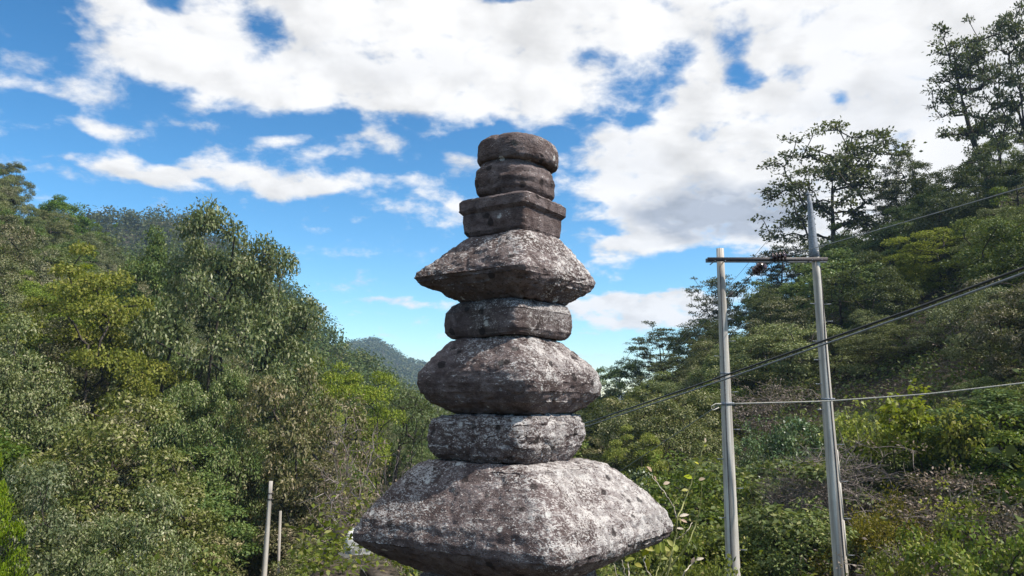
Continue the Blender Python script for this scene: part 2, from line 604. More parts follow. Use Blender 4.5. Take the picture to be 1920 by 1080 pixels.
def build_pagoda():
    root = empty('stone_pagoda', (P(971, 1000, PAG_Y)[0], PAG_Y, 0), 'tall weathered grey stone pagoda of stacked roof stones and body blocks', 'pagoda')
    off = Vector(root.location)

    def fit(o, label):
        o.data.transform(Matrix.Translation(-off))
        o['label'] = label
        return o
    # below the frame: foundation, plinth and the lowest body block
    for (nm, hw, z0, z1, sd_) in (('foundation_stone', 1.05, -.12, .16, 5), ('plinth_stone', .82, .155, .40, 6)):
        zz = np.linspace(z1, z0, 6)
        pr_ = []
        for q, zv in enumerate(zz):
            py = 540 - 1
            # pixel row of this height at the pagoda's depth
            lo, hi = 700.0, 2600.0
            for _ in range(50):
                mid = (lo + hi) / 2
                if P(960, mid, PAG_Y)[2] > zv: lo = mid
                else: hi = mid
            w = hw * FPX / PAG_Y * (0.985 if q in (0, 5) else 1)
            pr_.append((lo, 965 - w * .92, 965 + w * .92))
        fit(stone(nm, pr_, 14, PHI, S_TUFF, root, sd_, (.02, .01, .004), nth=120, nrow=30, cap=8), 'square ' + nm.replace('_', ' ') + ' under the pagoda')
    fit(stone('body_stone', [(1058, 800, 1110), (1075, 790, 1122), (1110, 785, 1128), (1130, 790, 1120)], 10, PHI, S_DARK, root, 11, (.02, .01, .005), nth=140, nrow=40), 'dark lowest body block under the widest roof stone')
    fit(stone('roof_stone', [(862, 806, 1098), (872, 780, 1142), (895, 752, 1170), (930, 718, 1220), (962, 688, 1256), (990, 672, 1270), (1003, 672, 1271), (1015, 684, 1264), (1030, 712, 1236), (1050, 758, 1180), (1068, 800, 1130)],
              [(0, 9), (.35, 11), (.6, 14), (.75, 18), (1, 12)], PHI, S_PALE, root, 12, (.018, .008, .008), nth=360, nrow=130), 'widest roof stone, pale with lichen flecks and dark pits')
    fit(stone('body_stone', [(775, 832, 1075), (780, 812, 1092), (793, 803, 1099), (815, 800, 1100), (835, 802, 1093), (850, 808, 1080), (861, 822, 1068)],
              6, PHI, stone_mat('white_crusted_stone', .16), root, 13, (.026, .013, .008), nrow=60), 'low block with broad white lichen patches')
    fit(stone('roof_stone', [(636, 862, 1042), (645, 846, 1058), (662, 825, 1080), (685, 800, 1112), (702, 790, 1127), (720, 787, 1132), (738, 792, 1128), (755, 808, 1112), (768, 834, 1092), (775, 850, 1078)],
              [(0, 5), (.4, 5.5), (.7, 7), (1, 5)], PHI, S_MID, root, 14, (.016, .008, .008), nth=280, nrow=100), 'rounded bulging roof stone, brown grey with white flecks')
    fit(stone('body_stone', [(570, 858, 1050), (576, 846, 1066), (590, 835, 1073), (610, 833, 1074), (625, 834, 1073), (633, 839, 1067), (637, 846, 1060)],
              [(0, 6), (.5, 12), (1, 12)], R(-90 + 6), S_TUFF, root, 15, (.008, .004, .005), nrow=56), 'square cut flat block with clean edges')
    fit(stone('roof_stone', [(448, 882, 1046), (454, 870, 1056), (468, 849, 1072), (486, 824, 1086), (505, 798, 1103), (518, 784, 1115), (526, 779, 1118), (535, 786, 1116), (546, 806, 1106), (560, 838, 1082), (571, 864, 1062)],
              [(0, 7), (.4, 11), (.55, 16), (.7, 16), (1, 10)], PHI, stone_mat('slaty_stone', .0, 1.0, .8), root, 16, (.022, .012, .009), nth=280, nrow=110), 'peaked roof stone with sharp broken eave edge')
    fit(stone('cornice_stone', [(379, 886, 1044), (383, 867, 1059), (387, 862.5, 1063.5), (403, 862.5, 1063), (407, 867, 1058), (409.5, 870.5, 1053.5), (425, 869.5, 1054), (442, 871.5, 1051.5), (448, 878, 1047), (451, 888, 1040)],
              [(0, 10), (.4, 14), (.6, 20), (1, 14)], R(-90 + 12), S_DARK, root, 17, (.006, .004, .004), nrow=90), 'square cornice block with projecting lip')
    fit(stone('bun_stone', [(311, 915, 1010), (314, 905, 1020), (324, 896, 1031), (340, 890, 1039), (354, 890, 1041), (366, 894, 1039), (375, 900, 1034), (379, 908, 1026)],
              2.6, PHI, S_DARK, root, 18, (.010, .006, .005), nrow=60, tilt=-.03, ripple=.004, straight=False), 'round bulging stone second from the top')
    fit(stone('cap_stone', [(268, 920, 1020), (270, 908, 1034), (277, 899, 1043), (287, 896, 1047), (300, 895, 1048), (310, 896, 1047), (315, 900, 1042), (317, 908, 1035)],
              2.6, PHI, S_DARK, root, 19, (.008, .005, .005), nrow=60, tilt=-.05, straight=False), 'flat round cap stone on the very top')
    return root


build_pagoda()

# ------------------------------------------------------------------ utility poles and wires
def concrete(b, pr):
    co = ocoord(b)
    mp = b.n('ShaderNodeMapping')
    mp.inputs['Scale'].default_value = (14, 14, .35)
    b.put(mp.inputs[0], co)
    st = b.noise(mp.outputs[0], 1.0, 5, .6)
    f = b.noise(co, 60, 4, .6)
    l = b.noise(co, 1.1, 3, .5)
    c = b.mix(b.step(st, .35, .68), (.27, .24, .205), (.62, .575, .505))
    c = b.mix(b.step(l, .5, .72, 0, .5), c, (.24, .22, .195))
    c = b.mix(b.step(f, .58, .75, 0, .5), c, (.13, .12, .11))
    b.put(pr.inputs['Base Color'], c)
    bump(b, pr, f, .3, .006)


def flat(col, var=.25, sc=30):
    def f(b, pr):
        n = b.noise(ocoord(b), sc, 4, .6)
        d = tuple(c * (1 - var) for c in col)
        l = tuple(min(1, c * (1 + var)) for c in col)
        b.put(pr.inputs['Base Color'], b.mix(b.step(n, .35, .65), d, l))
        bump(b, pr, n, .15, .003)
    return f


M_CONC = principled('weathered_concrete', concrete, .85, .2)
M_STEEL = principled('galvanised_steel', flat((.20, .215, .24)), .55, .4)
M_RUST = principled('dark_steel', flat((.060, .048, .046), .4), .6, .4)
M_PORC = principled('brown_porcelain', flat((.055, .030, .028), .2), .18, .5)
M_CABLE = principled('black_cable', flat((.02, .02, .022), .1), .32, .5)
M_CABLE2 = principled('grey_cable', flat((.20, .21, .22), .2), .4, .5)
M_ROPE = principled('pale_strand', flat((.46, .43, .37), .2), .6, .3)


def pole(px0, py0, px1, py1, Y, d0, d1, label, extra=0.0, base_r=None):
    a, c = P(px0, py0, Y), P(px1, py1, Y)
    dr = (c - a) / (c[2] - a[2])
    g = gz(c[0], c[1])
    base = a + dr * (g - .6 - a[2])
    root = empty('utility_pole', (base[0], base[1], g), label, 'utility pole')
    off = np.array(root.location)
    L = a[2] - base[2]
    t = np.linspace(0, 1, 14)
    pts = base + (a - base) * t[:, None]
    slope = (d1 - d0) / (c[2] - a[2])
    rad = (d0 + slope * (pts[:, 2] - a[2])) / 2
    V, F = tube(pts - off, rad, 20)
    obj('shaft', mesh_np('shaft', V, F, False), M_CONC, root)
    root.children[0].data.polygons.foreach_set('use_smooth', np.array([i < 13 * 20 for i in range(len(F))]))

    def at(z):
        return a + dr * (z - a[2]) - off, (d0 + slope * (z - a[2])) / 2
    return root, at, off


POLE_Y = 18.0


def step_bolts(root, at, zs, sides):
    for z, sgn in zip(zs, sides):
        c, r_ = at(z)
        ang = 0.0 if sgn > 0 else math.pi
        d = np.array((math.cos(ang), -.35, 0))
        V, F = join([tube([c + d * (r_ - .03), c + d * (r_ + .13)], .009, 6), tube([c + d * (r_ + .122), c + d * (r_ + .135)], .016, 6)])
        obj('step_bolt', mesh_np('step_bolt', V, F), M_STEEL, root)


def band(root, at, z, h=.05, name='clamp_band', mat=None):
    c, r_ = at(z)
    V, F = join([tube([c - (0, 0, h / 2), c + (0, 0, h / 2)], r_ + .008, 20), box(c + (r_ + .02, -.02, 0), (.06, .03, h * .9))])
    obj(name, mesh_np(name, V, F), mat or M_STEEL, root)


def build_poles():
    r1, at1, o1 = pole(1350, 466, 1375, 1080, POLE_Y, .165, .305, 'left grey concrete pole of the pair with flat cut top')
    z = lambda py: P(1360, py, POLE_Y)[2]
    band(r1, at1, z(757), .07)
    band(r1, at1, z(700), .03)
    step_bolts(r1, at1, [z(p) for p in (547, 572, 600, 640, 668, 735, 805, 860, 915, 970, 1030)], [1, -1, 1, 1, -1, 1, 1, -1, 1, -1, 1])
    # earth wire lying along the shaft
    pts = []
    for q in np.linspace(z(1075), z(500), 30):
        c, r_ = at1(q)
        pts.append(c + np.array((-.42 * r_, -.92 * r_, 0)))
    V, F = tube(pts, .010, 6)
    obj('earth_wire', mesh_np('earth_wire', V, F), M_RUST, r1)

    r2, at2, o2 = pole(1528, 470, 1577, 1080, POLE_Y - .15, .17, .30, 'right grey concrete pole of the pair with steel spike on top')
    z2 = lambda py: P(1550, py, POLE_Y - .15)[2]
    # steel extension: a tapered folded channel slipped over the pole top
    a, b_ = P(1527, 482, POLE_Y - .15) - o2, P(1517, 366, POLE_Y - .15) - o2
    pts = a + (b_ - a) * np.linspace(0, 1, 8)[:, None]
    V, F = tube(pts, np.linspace(.118, .042, 8), 6)
    obj('steel_extension', mesh_np('steel_extension', V, F), M_STEEL, r2)
    V, F = join([box(b_ + (0, 0, .02), (.13, .07, .05)), tube([b_ + (-.02, 0, .03), b_ + (-.02, 0, .10)], .02, 6)])
    obj('top_bracket', mesh_np('top_bracket', V, F), M_STEEL, r2)
    step_bolts(r2, at2, [z2(p) for p in (570, 571, 603, 640, 675, 720, 768, 833, 902, 972, 1040)], [-1, 1, 1, -1, -1, -1, -1, 1, 1, 1, 1])
    band(r2, at2, z2(748), .04)
    pts = []
    for q in np.linspace(z2(1078), z2(500), 40):
        c, r_ = at2(q)
        w = .3 + .55 * min(1, max(0, (q - z2(640)) / 1.2))
        pts.append(c + np.array((w * r_ * .9, -math.sqrt(max(.05, 1 - (w * .9) ** 2)) * r_ * 1.02, 0)))
    V, F = tube(pts, .012, 6)
    obj('earth_wire', mesh_np('earth_wire', V, F), M_RUST, r2)
    # flat strip along the lower right side of the shaft
    for (pa, pb) in ((840, 902), (902, 972), (972, 1042)):
        c0, ra = at2(z2(pa + 3))
        c1, rb = at2(z2(pb - 2))
        V, F = tube([c0 + np.array((ra * .80, -ra * .62, 0)), c1 + np.array((rb * .80, -rb * .62, 0))], .022, 6)
        obj('cable_guard', mesh_np('cable_guard', V, F), M_CONC, r2)

    # cross arm bolted over both poles
    ca = empty('cross_arm', P(1438, 488, POLE_Y - .2), 'dark steel cross arm bolted between the two concrete poles', 'cross arm')
    oc = np.array(ca.location)
    for nm, dy, x0, x1, py, mat in (('front_beam', -.26, 1327, 1552, 486, M_RUST), ('rear_beam', .17, 1323, 1549, 489, M_STEEL)):
        A = P(x0, py, POLE_Y + dy) - oc
        B = P(x1, py, POLE_Y + dy) - oc
        m_ = (A + B) / 2
        L = B[0] - A[0]
        V, F = join([box(m_, (L, .012, .085)), box(m_ + (0, .03 * (1 if dy < 0 else -1), .037), (L, .05, .010)), box(m_ + (0, .03 * (1 if dy < 0 else -1), -.037), (L, .05, .010))])
        obj(nm, mesh_np(nm, V, F), mat, ca)
    for px in (1341, 1360, 1523, 1541):
        c = P(px, 489 if px < 1400 else 487, POLE_Y - .28) - oc
        V, F = tube([c, c + (0, .48, 0)], .012, 6)
        obj('through_bolt', mesh_np('through_bolt', V, F), M_STEEL, ca)
    c = P(1469, 497, POLE_Y - .24) - oc
    V, F = tube([c + (0, 0, .04), c - (0, 0, .12)], .010, 6)
    obj('hanging_bolt', mesh_np('hanging_bolt', V, F), M_RUST, ca)

    def insulator(A, B, label):
        root = empty('insulator_string', A, label, 'insulator')
        d = (B - A)
        L = np.linalg.norm(d)
        u = d / L
        V, F = tube([np.zeros(3), d], .016, 8)
        obj('pin', mesh_np('pin', V, F), M_STEEL, root)
        n = 4
        for k in range(n):
            c = u * L * (.14 + .72 * (k + .5) / n)
            w = L * .72 / n
            t = np.array((-.46, -.30, -.12, .05, .28, .46)) * w
            rr = np.array((.030, .108, .122, .095, .045, .030))
            V, F = tube(c + u * t[:, None], rr, 14)
            obj('disc', mesh_np('disc', V, F, True), M_PORC, root)
        V, F = tube([d * .86, d * 1.02], [.032, .02], 8)
        obj('wire_clamp', mesh_np('wire_clamp', V, F), M_STEEL, root)
    i1a, i1b = P(1443, 485, POLE_Y - .30), P(1481, 478, POLE_Y - .52)
    i2a, i2b = P(1436, 492, POLE_Y + .25), P(1411, 515, POLE_Y + .62)
    insulator(i1a, i1b, 'brown disc insulator string lying along the top of the cross arm')
    insulator(i2a, i2b, 'brown disc insulator string slanting down below the cross arm')

    def wire(name, pts, r_, mat, label, sag=0.0, n=40, cat='cable', far=0):
        pts = np.array(pts, float)
        if far:                           # the run goes on past the edge of the photo
            pts = np.concatenate([pts, [pts[-1] + (pts[-1] - pts[-2]) * far]])
        s = np.linspace(0, len(pts) - 1, n)
        q = np.stack([np.interp(s, range(len(pts)), pts[:, k]) for k in range(3)], 1)
        t = s / s[-1]
        q[:, 2] -= sag * 4 * t * (1 - t)
        o0 = q[0].copy()
        V, F = tube(q - o0, r_, 7)
        o = obj(name, mesh_np(name, V, F, True), mat)
        o.location = o0
        return tag(o, label, cat, None)
    wire('power_line', [i1b, P(1920, 343, 9.5), P(2500, 60, 6.3)], .0085, M_CABLE2, 'grey power line rising from the cross arm to the upper right', .06, far=5)
    wire('power_line', [i2b, P(1368, 555, 20.5), P(1300, 625, 25), P(1205, 712, 36), P(1100, 790, 70)], .010, M_CABLE, 'dark power line running down left from the slanting insulator string')
    V, F = tube([(-.07, 0, -.06), (-.03, 0, -.03), (.03, 0, .03), (.07, 0, .06)], [.012, .035, .035, .012], 8)
    o = obj('vibration_damper', mesh_np('vibration_damper', V, F, True), M_RUST)
    o.location = P(1370, 553, 20.4)
    tag(o, 'small dark damper clamped on the power line just right of left pole', 'damper')
    wire('overhead_wire', [P(1517, 368, POLE_Y - .15), P(1488, 402, 19.5), P(1440, 450, 22), P(1385, 515, 27), P(1225, 690, 60)], .006, M_CABLE2, 'thin wire from the steel spike of the right pole down leftwards')
    wire('guy_wire', [P(1352, 757, POLE_Y - .1), P(1335, 768, 18.6), P(1225, 842, 24), P(1130, 905, 31)], .010, M_CABLE2, 'thin guy wire running down left from the left concrete pole', cat='wire')
    wire('tension_rope', [P(1368, 757, POLE_Y - .18), P(1547, 750, 17.2), P(1740, 735, 16.2), P(1920, 714, 15.2), P(2300, 660, 13)], .0135, M_ROPE, 'pale strand stretched rightwards from the band on the left pole', .04, far=5)
    V, F = tube([P(1352, 757, 17.8) - P(1352, 757, 17.8)] + [P(x, y, 17.8) - P(1352, 757, 17.8) for x, y in ((1342, 757), (1335, 761), (1333, 766), (1338, 769), (1348, 764))], .012, 6)
    o = obj('wire_loop', mesh_np('wire_loop', V, F, True), M_ROPE)
    o.location = P(1352, 757, 17.8)
    tag(o, 'small curled loop of pale wire tied on the left concrete pole', 'wire')
    wire('thick_cable', [P(930, 838, 60), P(1095, 795, 20), P(1357, 705, 13.4), P(1547, 638, 11.2), P(1720, 577, 9.6), P(1920, 502, 8.2), P(2500, 260, 5.8)], .0165, M_CABLE, 'thick black cable, upper of the pair crossing in front of both poles', n=60, far=5)
    wire('thin_cable', [P(930, 842, 60), P(1095, 801, 20), P(1357, 712, 13.3), P(1547, 645, 11.1), P(1720, 585, 9.5), P(1920, 512, 8.1), P(2500, 275, 5.7)], .0135, M_CABLE2, 'grey cable, lower of the pair crossing in front of both poles', n=60, far=5)

    r3, at3, o3 = pole(508, 902, 495, 1080, 25.0, .115, .165, 'lone thin concrete pole among the shrubs at lower left')
    band(r3, at3, P(505, 936, 25)[2], .05, mat=M_RUST)
    band(r3, at3, P(506, 925, 25)[2], .03, mat=M_RUST)
    a = P(527, 958, 26)
    g = gz(a[0], 26)
    V, F = tube([(0, 0, -.3), (-.02, 0, a[2] - g)], [.05, .04], 8)
    o = obj('wooden_stake', mesh_np('wooden_stake', V, F), M_CONC)
    o.location = (a[0], 26, g)
    tag(o, 'short pale stake standing just right of the lone thin pole', 'stake')


build_poles()

# ------------------------------------------------------------------ foliage
def leaf_mat(name, c1, c2, c3, trans=.35, clump=.9, rough=.5, spec=.35):
    m = bpy.data.materials.new(name)
    m.use_nodes = True
    b = NB(m.node_tree)
    geo = b.n('ShaderNodeNewGeometry')
    oi = b.n('ShaderNodeObjectInfo')
    rnd = geo.outputs['Random Per Island']
    co = ocoord(b)
    n = b.noise(co, clump, 3, .6)
    c = b.mix(b.step(b.m('ADD', rnd, b.m('MULTIPLY', b.m('SUBTRACT', n, .5), 1.6)), .1, .75), c1, c2)
    c = b.mix(b.step(b.m('ADD', rnd, b.m('MULTIPLY', b.m('SUBTRACT', n, .5), 1.1)), .74, 1.0), c, c3)
    hs = b.n('ShaderNodeHueSaturation')
    b.put(hs.inputs['Hue'], b.m('MULTIPLY_ADD', oi.outputs['Random'], .045, .4775))
    b.put(hs.inputs['Value'], b.m('MULTIPLY_ADD', b.m('FRACT', b.m('MULTIPLY', oi.outputs['Random'], 7.31)), .5, .90))
    b.put(hs.inputs['Saturation'], b.m('MULTIPLY_ADD', b.m('FRACT', b.m('MULTIPLY', oi.outputs['Random'], 13.7)), .35, .85))
    b.put(hs.inputs['Color'], c)
    pr = b.n('ShaderNodeBsdfPrincipled')
    pr.inputs['Roughness'].default_value = rough
    pr.inputs['Specular IOR Level'].default_value = spec
    b.put(pr.inputs['Base Color'], hs.outputs[0])
    tr = b.n('ShaderNodeBsdfTranslucent')
    b.put(tr.inputs[0], b.mix(.5, hs.outputs[0], (.20, .24, .02)))
    mx = b.n('ShaderNodeMixShader')
    mx.inputs[0].default_value = trans
    b.put(mx.inputs[1], pr.outputs[0])
    b.put(mx.inputs[2], tr.outputs[0])
    out = b.n('ShaderNodeOutputMaterial')
    b.put(out.inputs[0], mx.outputs[0])
    return m


M_OAK = leaf_mat('oak_leaf', (.060, .082, .024), (.150, .165, .062), (.30, .285, .17), .22, spec=.25)
M_OAKB = leaf_mat('dry_oak_leaf', (.078, .088, .032), (.165, .155, .078), (.29, .25, .16), .22, spec=.25)
M_MAPLE = leaf_mat('maple_leaf', (.105, .150, .014), (.23, .275, .030), (.32, .33, .06), .40, spec=.2)
M_GREEN = leaf_mat('green_leaf', (.048, .085, .020), (.105, .150, .036), (.20, .22, .08), .3, spec=.25)
M_AIRY = leaf_mat('ridge_leaf', (.034, .046, .020), (.060, .075, .030), (.11, .11, .05), .25)
M_PALE = leaf_mat('pale_leaf', (.080, .105, .042), (.150, .180, .072), (.25, .26, .13), .25, spec=.2)
M_SHRUB = leaf_mat('shrub_leaf', (.065, .095, .020), (.145, .185, .040), (.28, .27, .10), .33, spec=.25)
M_VINE = leaf_mat('vine_leaf', (.13, .165, .03), (.23, .27, .05), (.34, .33, .09), .42)
M_DRY = leaf_mat('withered_leaf', (.105, .080, .060), (.17, .135, .105), (.25, .20, .16), .2)
M_GOLD = leaf_mat('golden_leaf', (.15, .13, .02), (.22, .18, .03), (.30, .22, .05), .35)
M_GLOSS = leaf_mat('glossy_leaf', (.040, .070, .026), (.080, .120, .045), (.18, .21, .12), .18, rough=.4, spec=.35)
M_FAR = leaf_mat('distant_leaf', (.045, .065, .026), (.090, .112, .042), (.135, .135, .065), .2, clump=.06, spec=.1)


def bark(b, pr):
    n = b.noise(ocoord(b), 7, 6, .65)
    b.put(pr.inputs['Base Color'], b.mix(b.step(n, .35, .65), (.030, .024, .019), (.095, .080, .066)))
    bump(b, pr, n, .5, .03)


def twig_c(b, pr):
    n = b.noise(ocoord(b), 4, 5, .65)
    b.put(pr.inputs['Base Color'], b.mix(b.step(n, .35, .65), (.13, .105, .095), (.28, .24, .215)))


M_BARK = principled('dark_bark', bark, .9, .1)
M_TWIG = principled('grey_dead_wood', twig_c, .85, .15)


def leaves_mesh(pos, axis, nrm, ln, wd, rs, fold=.18):
    """diamond leaves: base, side, tip, side"""
    n = len(pos)
    axis = axis / (np.linalg.norm(axis, axis=1)[:, None] + 1e-9)
    side = np.cross(nrm, axis)
    side /= np.linalg.norm(side, axis=1)[:, None] + 1e-9
    nn = np.cross(axis, side)
    L = (ln * rs.uniform(.65, 1.25, n))[:, None]
    W = (wd * rs.uniform(.7, 1.2, n))[:, None]
    mid = pos + axis * L * .45
    V = np.empty((n, 4, 3))
    V[:, 0] = pos
    V[:, 1] = mid + side * W * .5 + nn * W * fold
    V[:, 2] = pos + axis * L - nn * L * .08
    V[:, 3] = mid - side * W * .5 + nn * W * fold
    F = np.arange(n * 4).reshape(n, 4)
    return V.reshape(-1, 3), F


def make_tree(seed, H, W, base, nspray, nleaf, ln, wd, srad=.55, sflat=.45, droop=.5, wide=.5, lump=.28, lean=(0, 0), stems=1, trunk_r=.17, step=.55, twigs=0, taper=1.0, inner=.45, sky_gap=0.0, tipr=.012, up=.6, nb=0, br=1.0, shell=0):
    """grow limbs towards sprays spread through the crown, then hang leaves on each spray"""
    rs = np.random.default_rng(seed)
    # crown points
    tgt = []
    tries = 0
    zc = base + (H - base) * wide
    while len(tgt) < nspray and tries < nspray * 60:
        tries += 1
        d = rs.normal(size=3)
        d /= np.linalg.norm(d)
        k = 1 + lump * 1.7 * vnoise(np.array([d * 1.9 + seed * 3.1]), seed)[0]
        q = rs.uniform(inner ** 3, 1) ** (1 / 3) * k
        hz = (H - zc) if d[2] > 0 else (zc - base)
        p = np.array((d[0] * W / 2 * q, d[1] * W / 2 * q, zc + d[2] * hz * q))
        if taper != 1.0:
            f = (p[2] - base) / (H - base)
            p[:2] *= 1 + (taper - 1) * f
        p[0] += lean[0] * p[2]
        p[1] += lean[1] * p[2]
        if p[2] < base * .6:
            continue
        if sky_gap and vnoise(np.array([p / (W * .17) + seed]), seed + 5)[0] < sky_gap - .35:
            continue
        tgt.append(p)
    tgt = np.array(tgt)
    if nb:                                # sprays gather on layered boughs with gaps between them
        cen = tgt[:nb]
        idx = rs.integers(0, nb, nspray)
        tgt = cen[idx] + rs.normal(size=(nspray, 3)) * np.array((br, br, br * .34)) * rs.uniform(.6, 1.2, (nspray, 1))
    # trunk(s)
    nodes, par = [], []
    for s_ in range(stems):
        a = rs.uniform(0, 6.28)
        spread = 0 if stems == 1 else rs.uniform(.10, .34)
        prev = -1
        top = base + (H - base) * (.62 if stems == 1 else rs.uniform(.3, .6))
        nk = max(4, int(top / step))
        wob = rs.normal(size=2) * .06 * H
        for k in range(nk + 1):
            t = k / nk
            x = lean[0] * top * t + spread * top * t * math.cos(a) + wob[0] * math.sin(t * 2.6) * .6 + rs.normal() * .02 * step
            y = lean[1] * top * t + spread * top * t * math.sin(a) + wob[1] * math.sin(t * 2.1 + 1) * .6 + rs.normal() * .02 * step
            nodes.append(np.array((x + .12 * stems * math.cos(a) * (stems > 1), y + .12 * stems * math.sin(a) * (stems > 1), top * t - (.25 if k == 0 else 0))))
            par.append(prev)
            prev = len(nodes) - 1
    order = np.argsort(np.linalg.norm(tgt - np.array((lean[0] * zc, lean[1] * zc, zc - .25 * (H - base))), axis=1))
    ends = []
    for i in order:
        t = tgt[i]
        N = np.array(nodes)
        dv = t - N
        dist = np.linalg.norm(dv, axis=1)
        cost = dist + np.maximum(0, N[:, 2] - t[2]) * up * 1.6 + np.maximum(0, base * .5 - N[:, 2]) * 2
        j = int(np.argmin(cost))
        L = dist[j]
        nk = max(1, int(L / step))
        prev = j
        a0 = N[j]
        for k in range(1, nk + 1):
            f = k / nk
            p = a0 + (t - a0) * f
            p[2] += math.sin(f * math.pi) * L * .07
            if k < nk:
                p += rs.normal(size=3) * .11 * step
            nodes.append(p)
            par.append(prev)
            prev = len(nodes) - 1
        ends.append(prev)
    nodes = np.array(nodes)
    par = np.array(par)
    cnt = np.zeros(len(nodes))
    cnt[ends] += 1
    for i in range(len(nodes) - 1, -1, -1):
        if par[i] >= 0:
            cnt[par[i]] += cnt[i]
    rad = tipr + (trunk_r - tipr) * (cnt / nspray) ** .55
    # skeleton to tubes: follow the thickest child
    kids = [[] for _ in nodes]
    for i, p in enumerate(par):
        if p >= 0:
            kids[p].append(i)
    parts = []
    starts = [(i, -1) for i in range(len(nodes)) if par[i] < 0]
    while starts:
        i, frm = starts.pop()
        ch = [frm, i] if frm >= 0 else [i]
        while kids[i]:
            ks = sorted(kids[i], key=lambda q: -cnt[q])
            for q in ks[1:]:
                starts.append((q, i))
            i = ks[0]
            ch.append(i)
        if len(ch) > 1:
            r_ = rad[ch].copy()
            if frm >= 0:
                r_[0] = min(r_[0], r_[1] * 1.15)
            parts.append(tube(nodes[ch], r_, 6 if r_.max() > .05 else 4, cap=False))
    # leaves and twigs
    P_, A_, N_ = [], [], []
    for i in ends:
        c = nodes[i]
        out = c - np.array((lean[0] * c[2], lean[1] * c[2], zc - .15 * H))
        out /= np.linalg.norm(out) + 1e-6
        n = max(2, int(nleaf * rs.uniform(.6, 1.4)))
        if shell:                         # leaves sit on the outside of a rounded clump
            sr = srad * rs.uniform(.7, 1.3)
            m_ = rs.normal(size=(int(n * 1.7) + 4, 3))
            m_ /= np.linalg.norm(m_, axis=1)[:, None]
            m_ = m_[(m_ @ (out * .6 + np.array((0, 0, .5)))) > rs.uniform(-.55, .1, len(m_))][:n]
            n = len(m_)
            q = rs.uniform(.55, 1.12, n)[:, None]
            pos = c + m_ * np.array((1, 1, sflat)) * sr * q
            ax = rs.normal(size=(n, 3)) * .55 + m_ * .35
            ax[:, 2] -= droop
            nr = m_ * .75 + rs.normal(size=(n, 3)) * .38 + np.array((0, 0, .35))
        else:
            k = rs.normal(size=(n, 3)) * np.array((srad, srad, srad * sflat)) * rs.uniform(.7, 1.25)
            k = k * .62
            pos = c + k + out * srad * .15
            ax = k / (np.linalg.norm(k, axis=1)[:, None] + 1e-6) * .7 + out * .45 + rs.normal(size=(n, 3)) * .45
            ax[:, 2] -= droop
            nr = rs.normal(size=(n, 3)) * .55 + out * .35 + np.array((0, 0, .75))
        P_.append(pos)
        A_.append(ax)
        N_.append(nr)
        for _ in range(twigs):
            e = c + rs.normal(size=3) * np.array((srad, srad, srad * sflat)) * .8 + out * srad * .3
            m_ = (c + e) / 2 + rs.normal(size=3) * .05
            parts.append(tube([c, m_, e], [tipr, tipr * .7, tipr * .4], 3, cap=False))
    tv = join(parts)
    lv = leaves_mesh(np.concatenate(P_), np.concatenate(A_), np.concatenate(N_), ln, wd, rs)
    return tv, lv


PROTO = {}


def proto(kind, seed, mat, bark_mat=None, **kw):
    tv, lv = make_tree(seed, **kw)
    v = lv[0]
    hgt = np.percentile(v[:, 2], 99.7)
    wid = np.percentile(v[:, 0], 99.3) - np.percentile(v[:, 0], .7)
    tm = mesh_np('trunk', *tv, True)
    tm.materials.append(bark_mat or M_BARK)
    lm = mesh_np('crown', *lv)
    lm.materials.append(mat)
    PROTO.setdefault(kind, []).append((tm, lm, hgt, wid))


# broadleaf kinds; leaf sizes are those of leaf tufts
for sd_ in (1, 2, 3):
    proto('oak', 100 + sd_, M_OAK, H=9, W=8.0, base=.8, nspray=175, nleaf=250, ln=.175, wd=.085, srad=.70, sflat=.70, droop=.34, lump=.24, trunk_r=.2, inner=.68, wide=.42, shell=1)
for sd_ in (1, 2):
    proto('dry_oak', 120 + sd_, M_OAKB, H=8, W=6.6, base=.8, nspray=100, nleaf=170, ln=.22, wd=.09, srad=.66, sflat=.72, droop=.6, lump=.34, trunk_r=.17, inner=.70, shell=1)
for sd_ in (1, 2):
    proto('maple', 140 + sd_, M_MAPLE, H=8, W=6.2, base=.6, nspray=90, nleaf=300, ln=.14, wd=.10, srad=.80, sflat=.50, droop=.15, lump=.32, trunk_r=.15, inner=.74, shell=1)
for sd_ in (1, 2, 3):
    proto('green', 160 + sd_, M_GREEN, H=8, W=5.6, base=.4, nspray=95, nleaf=200, ln=.18, wd=.105, srad=.66, sflat=.62, droop=.25, lump=.34, trunk_r=.15, inner=.72, shell=1)
M_SHADED = leaf_mat('shaded_slope_leaf', (.026, .040, .016), (.055, .075, .026), (.10, .11, .045), .22, spec=.2)  # leaf colour darkened to stand for the shade on the right slope
for sd_ in (1, 2, 3):
    proto('dark', 170 + sd_, M_SHADED, H=8, W=6.0, base=.4, nspray=100, nleaf=190, ln=.18, wd=.105, srad=.70, sflat=.60, droop=.25, lump=.34, trunk_r=.15, inner=.72, shell=1)
for sd_ in (1, 2):
    proto('pale', 180 + sd_, M_PALE, H=6, W=7.0, base=.9, nspray=95, nleaf=190, ln=.17, wd=.09, srad=.76, sflat=.45, droop=.2, lump=.30, wide=.35, trunk_r=.14, inner=.74, shell=1)
for sd_ in (1, 2, 3):
    proto('airy', 200 + sd_, M_AIRY, H=9.5, W=8.0, base=2.2, nspray=210, nleaf=44, ln=.22, wd=.14, srad=.42, sflat=.28, droop=.1, lump=.28, trunk_r=.17, inner=.35, twigs=3, tipr=.020, nb=52, br=.75)
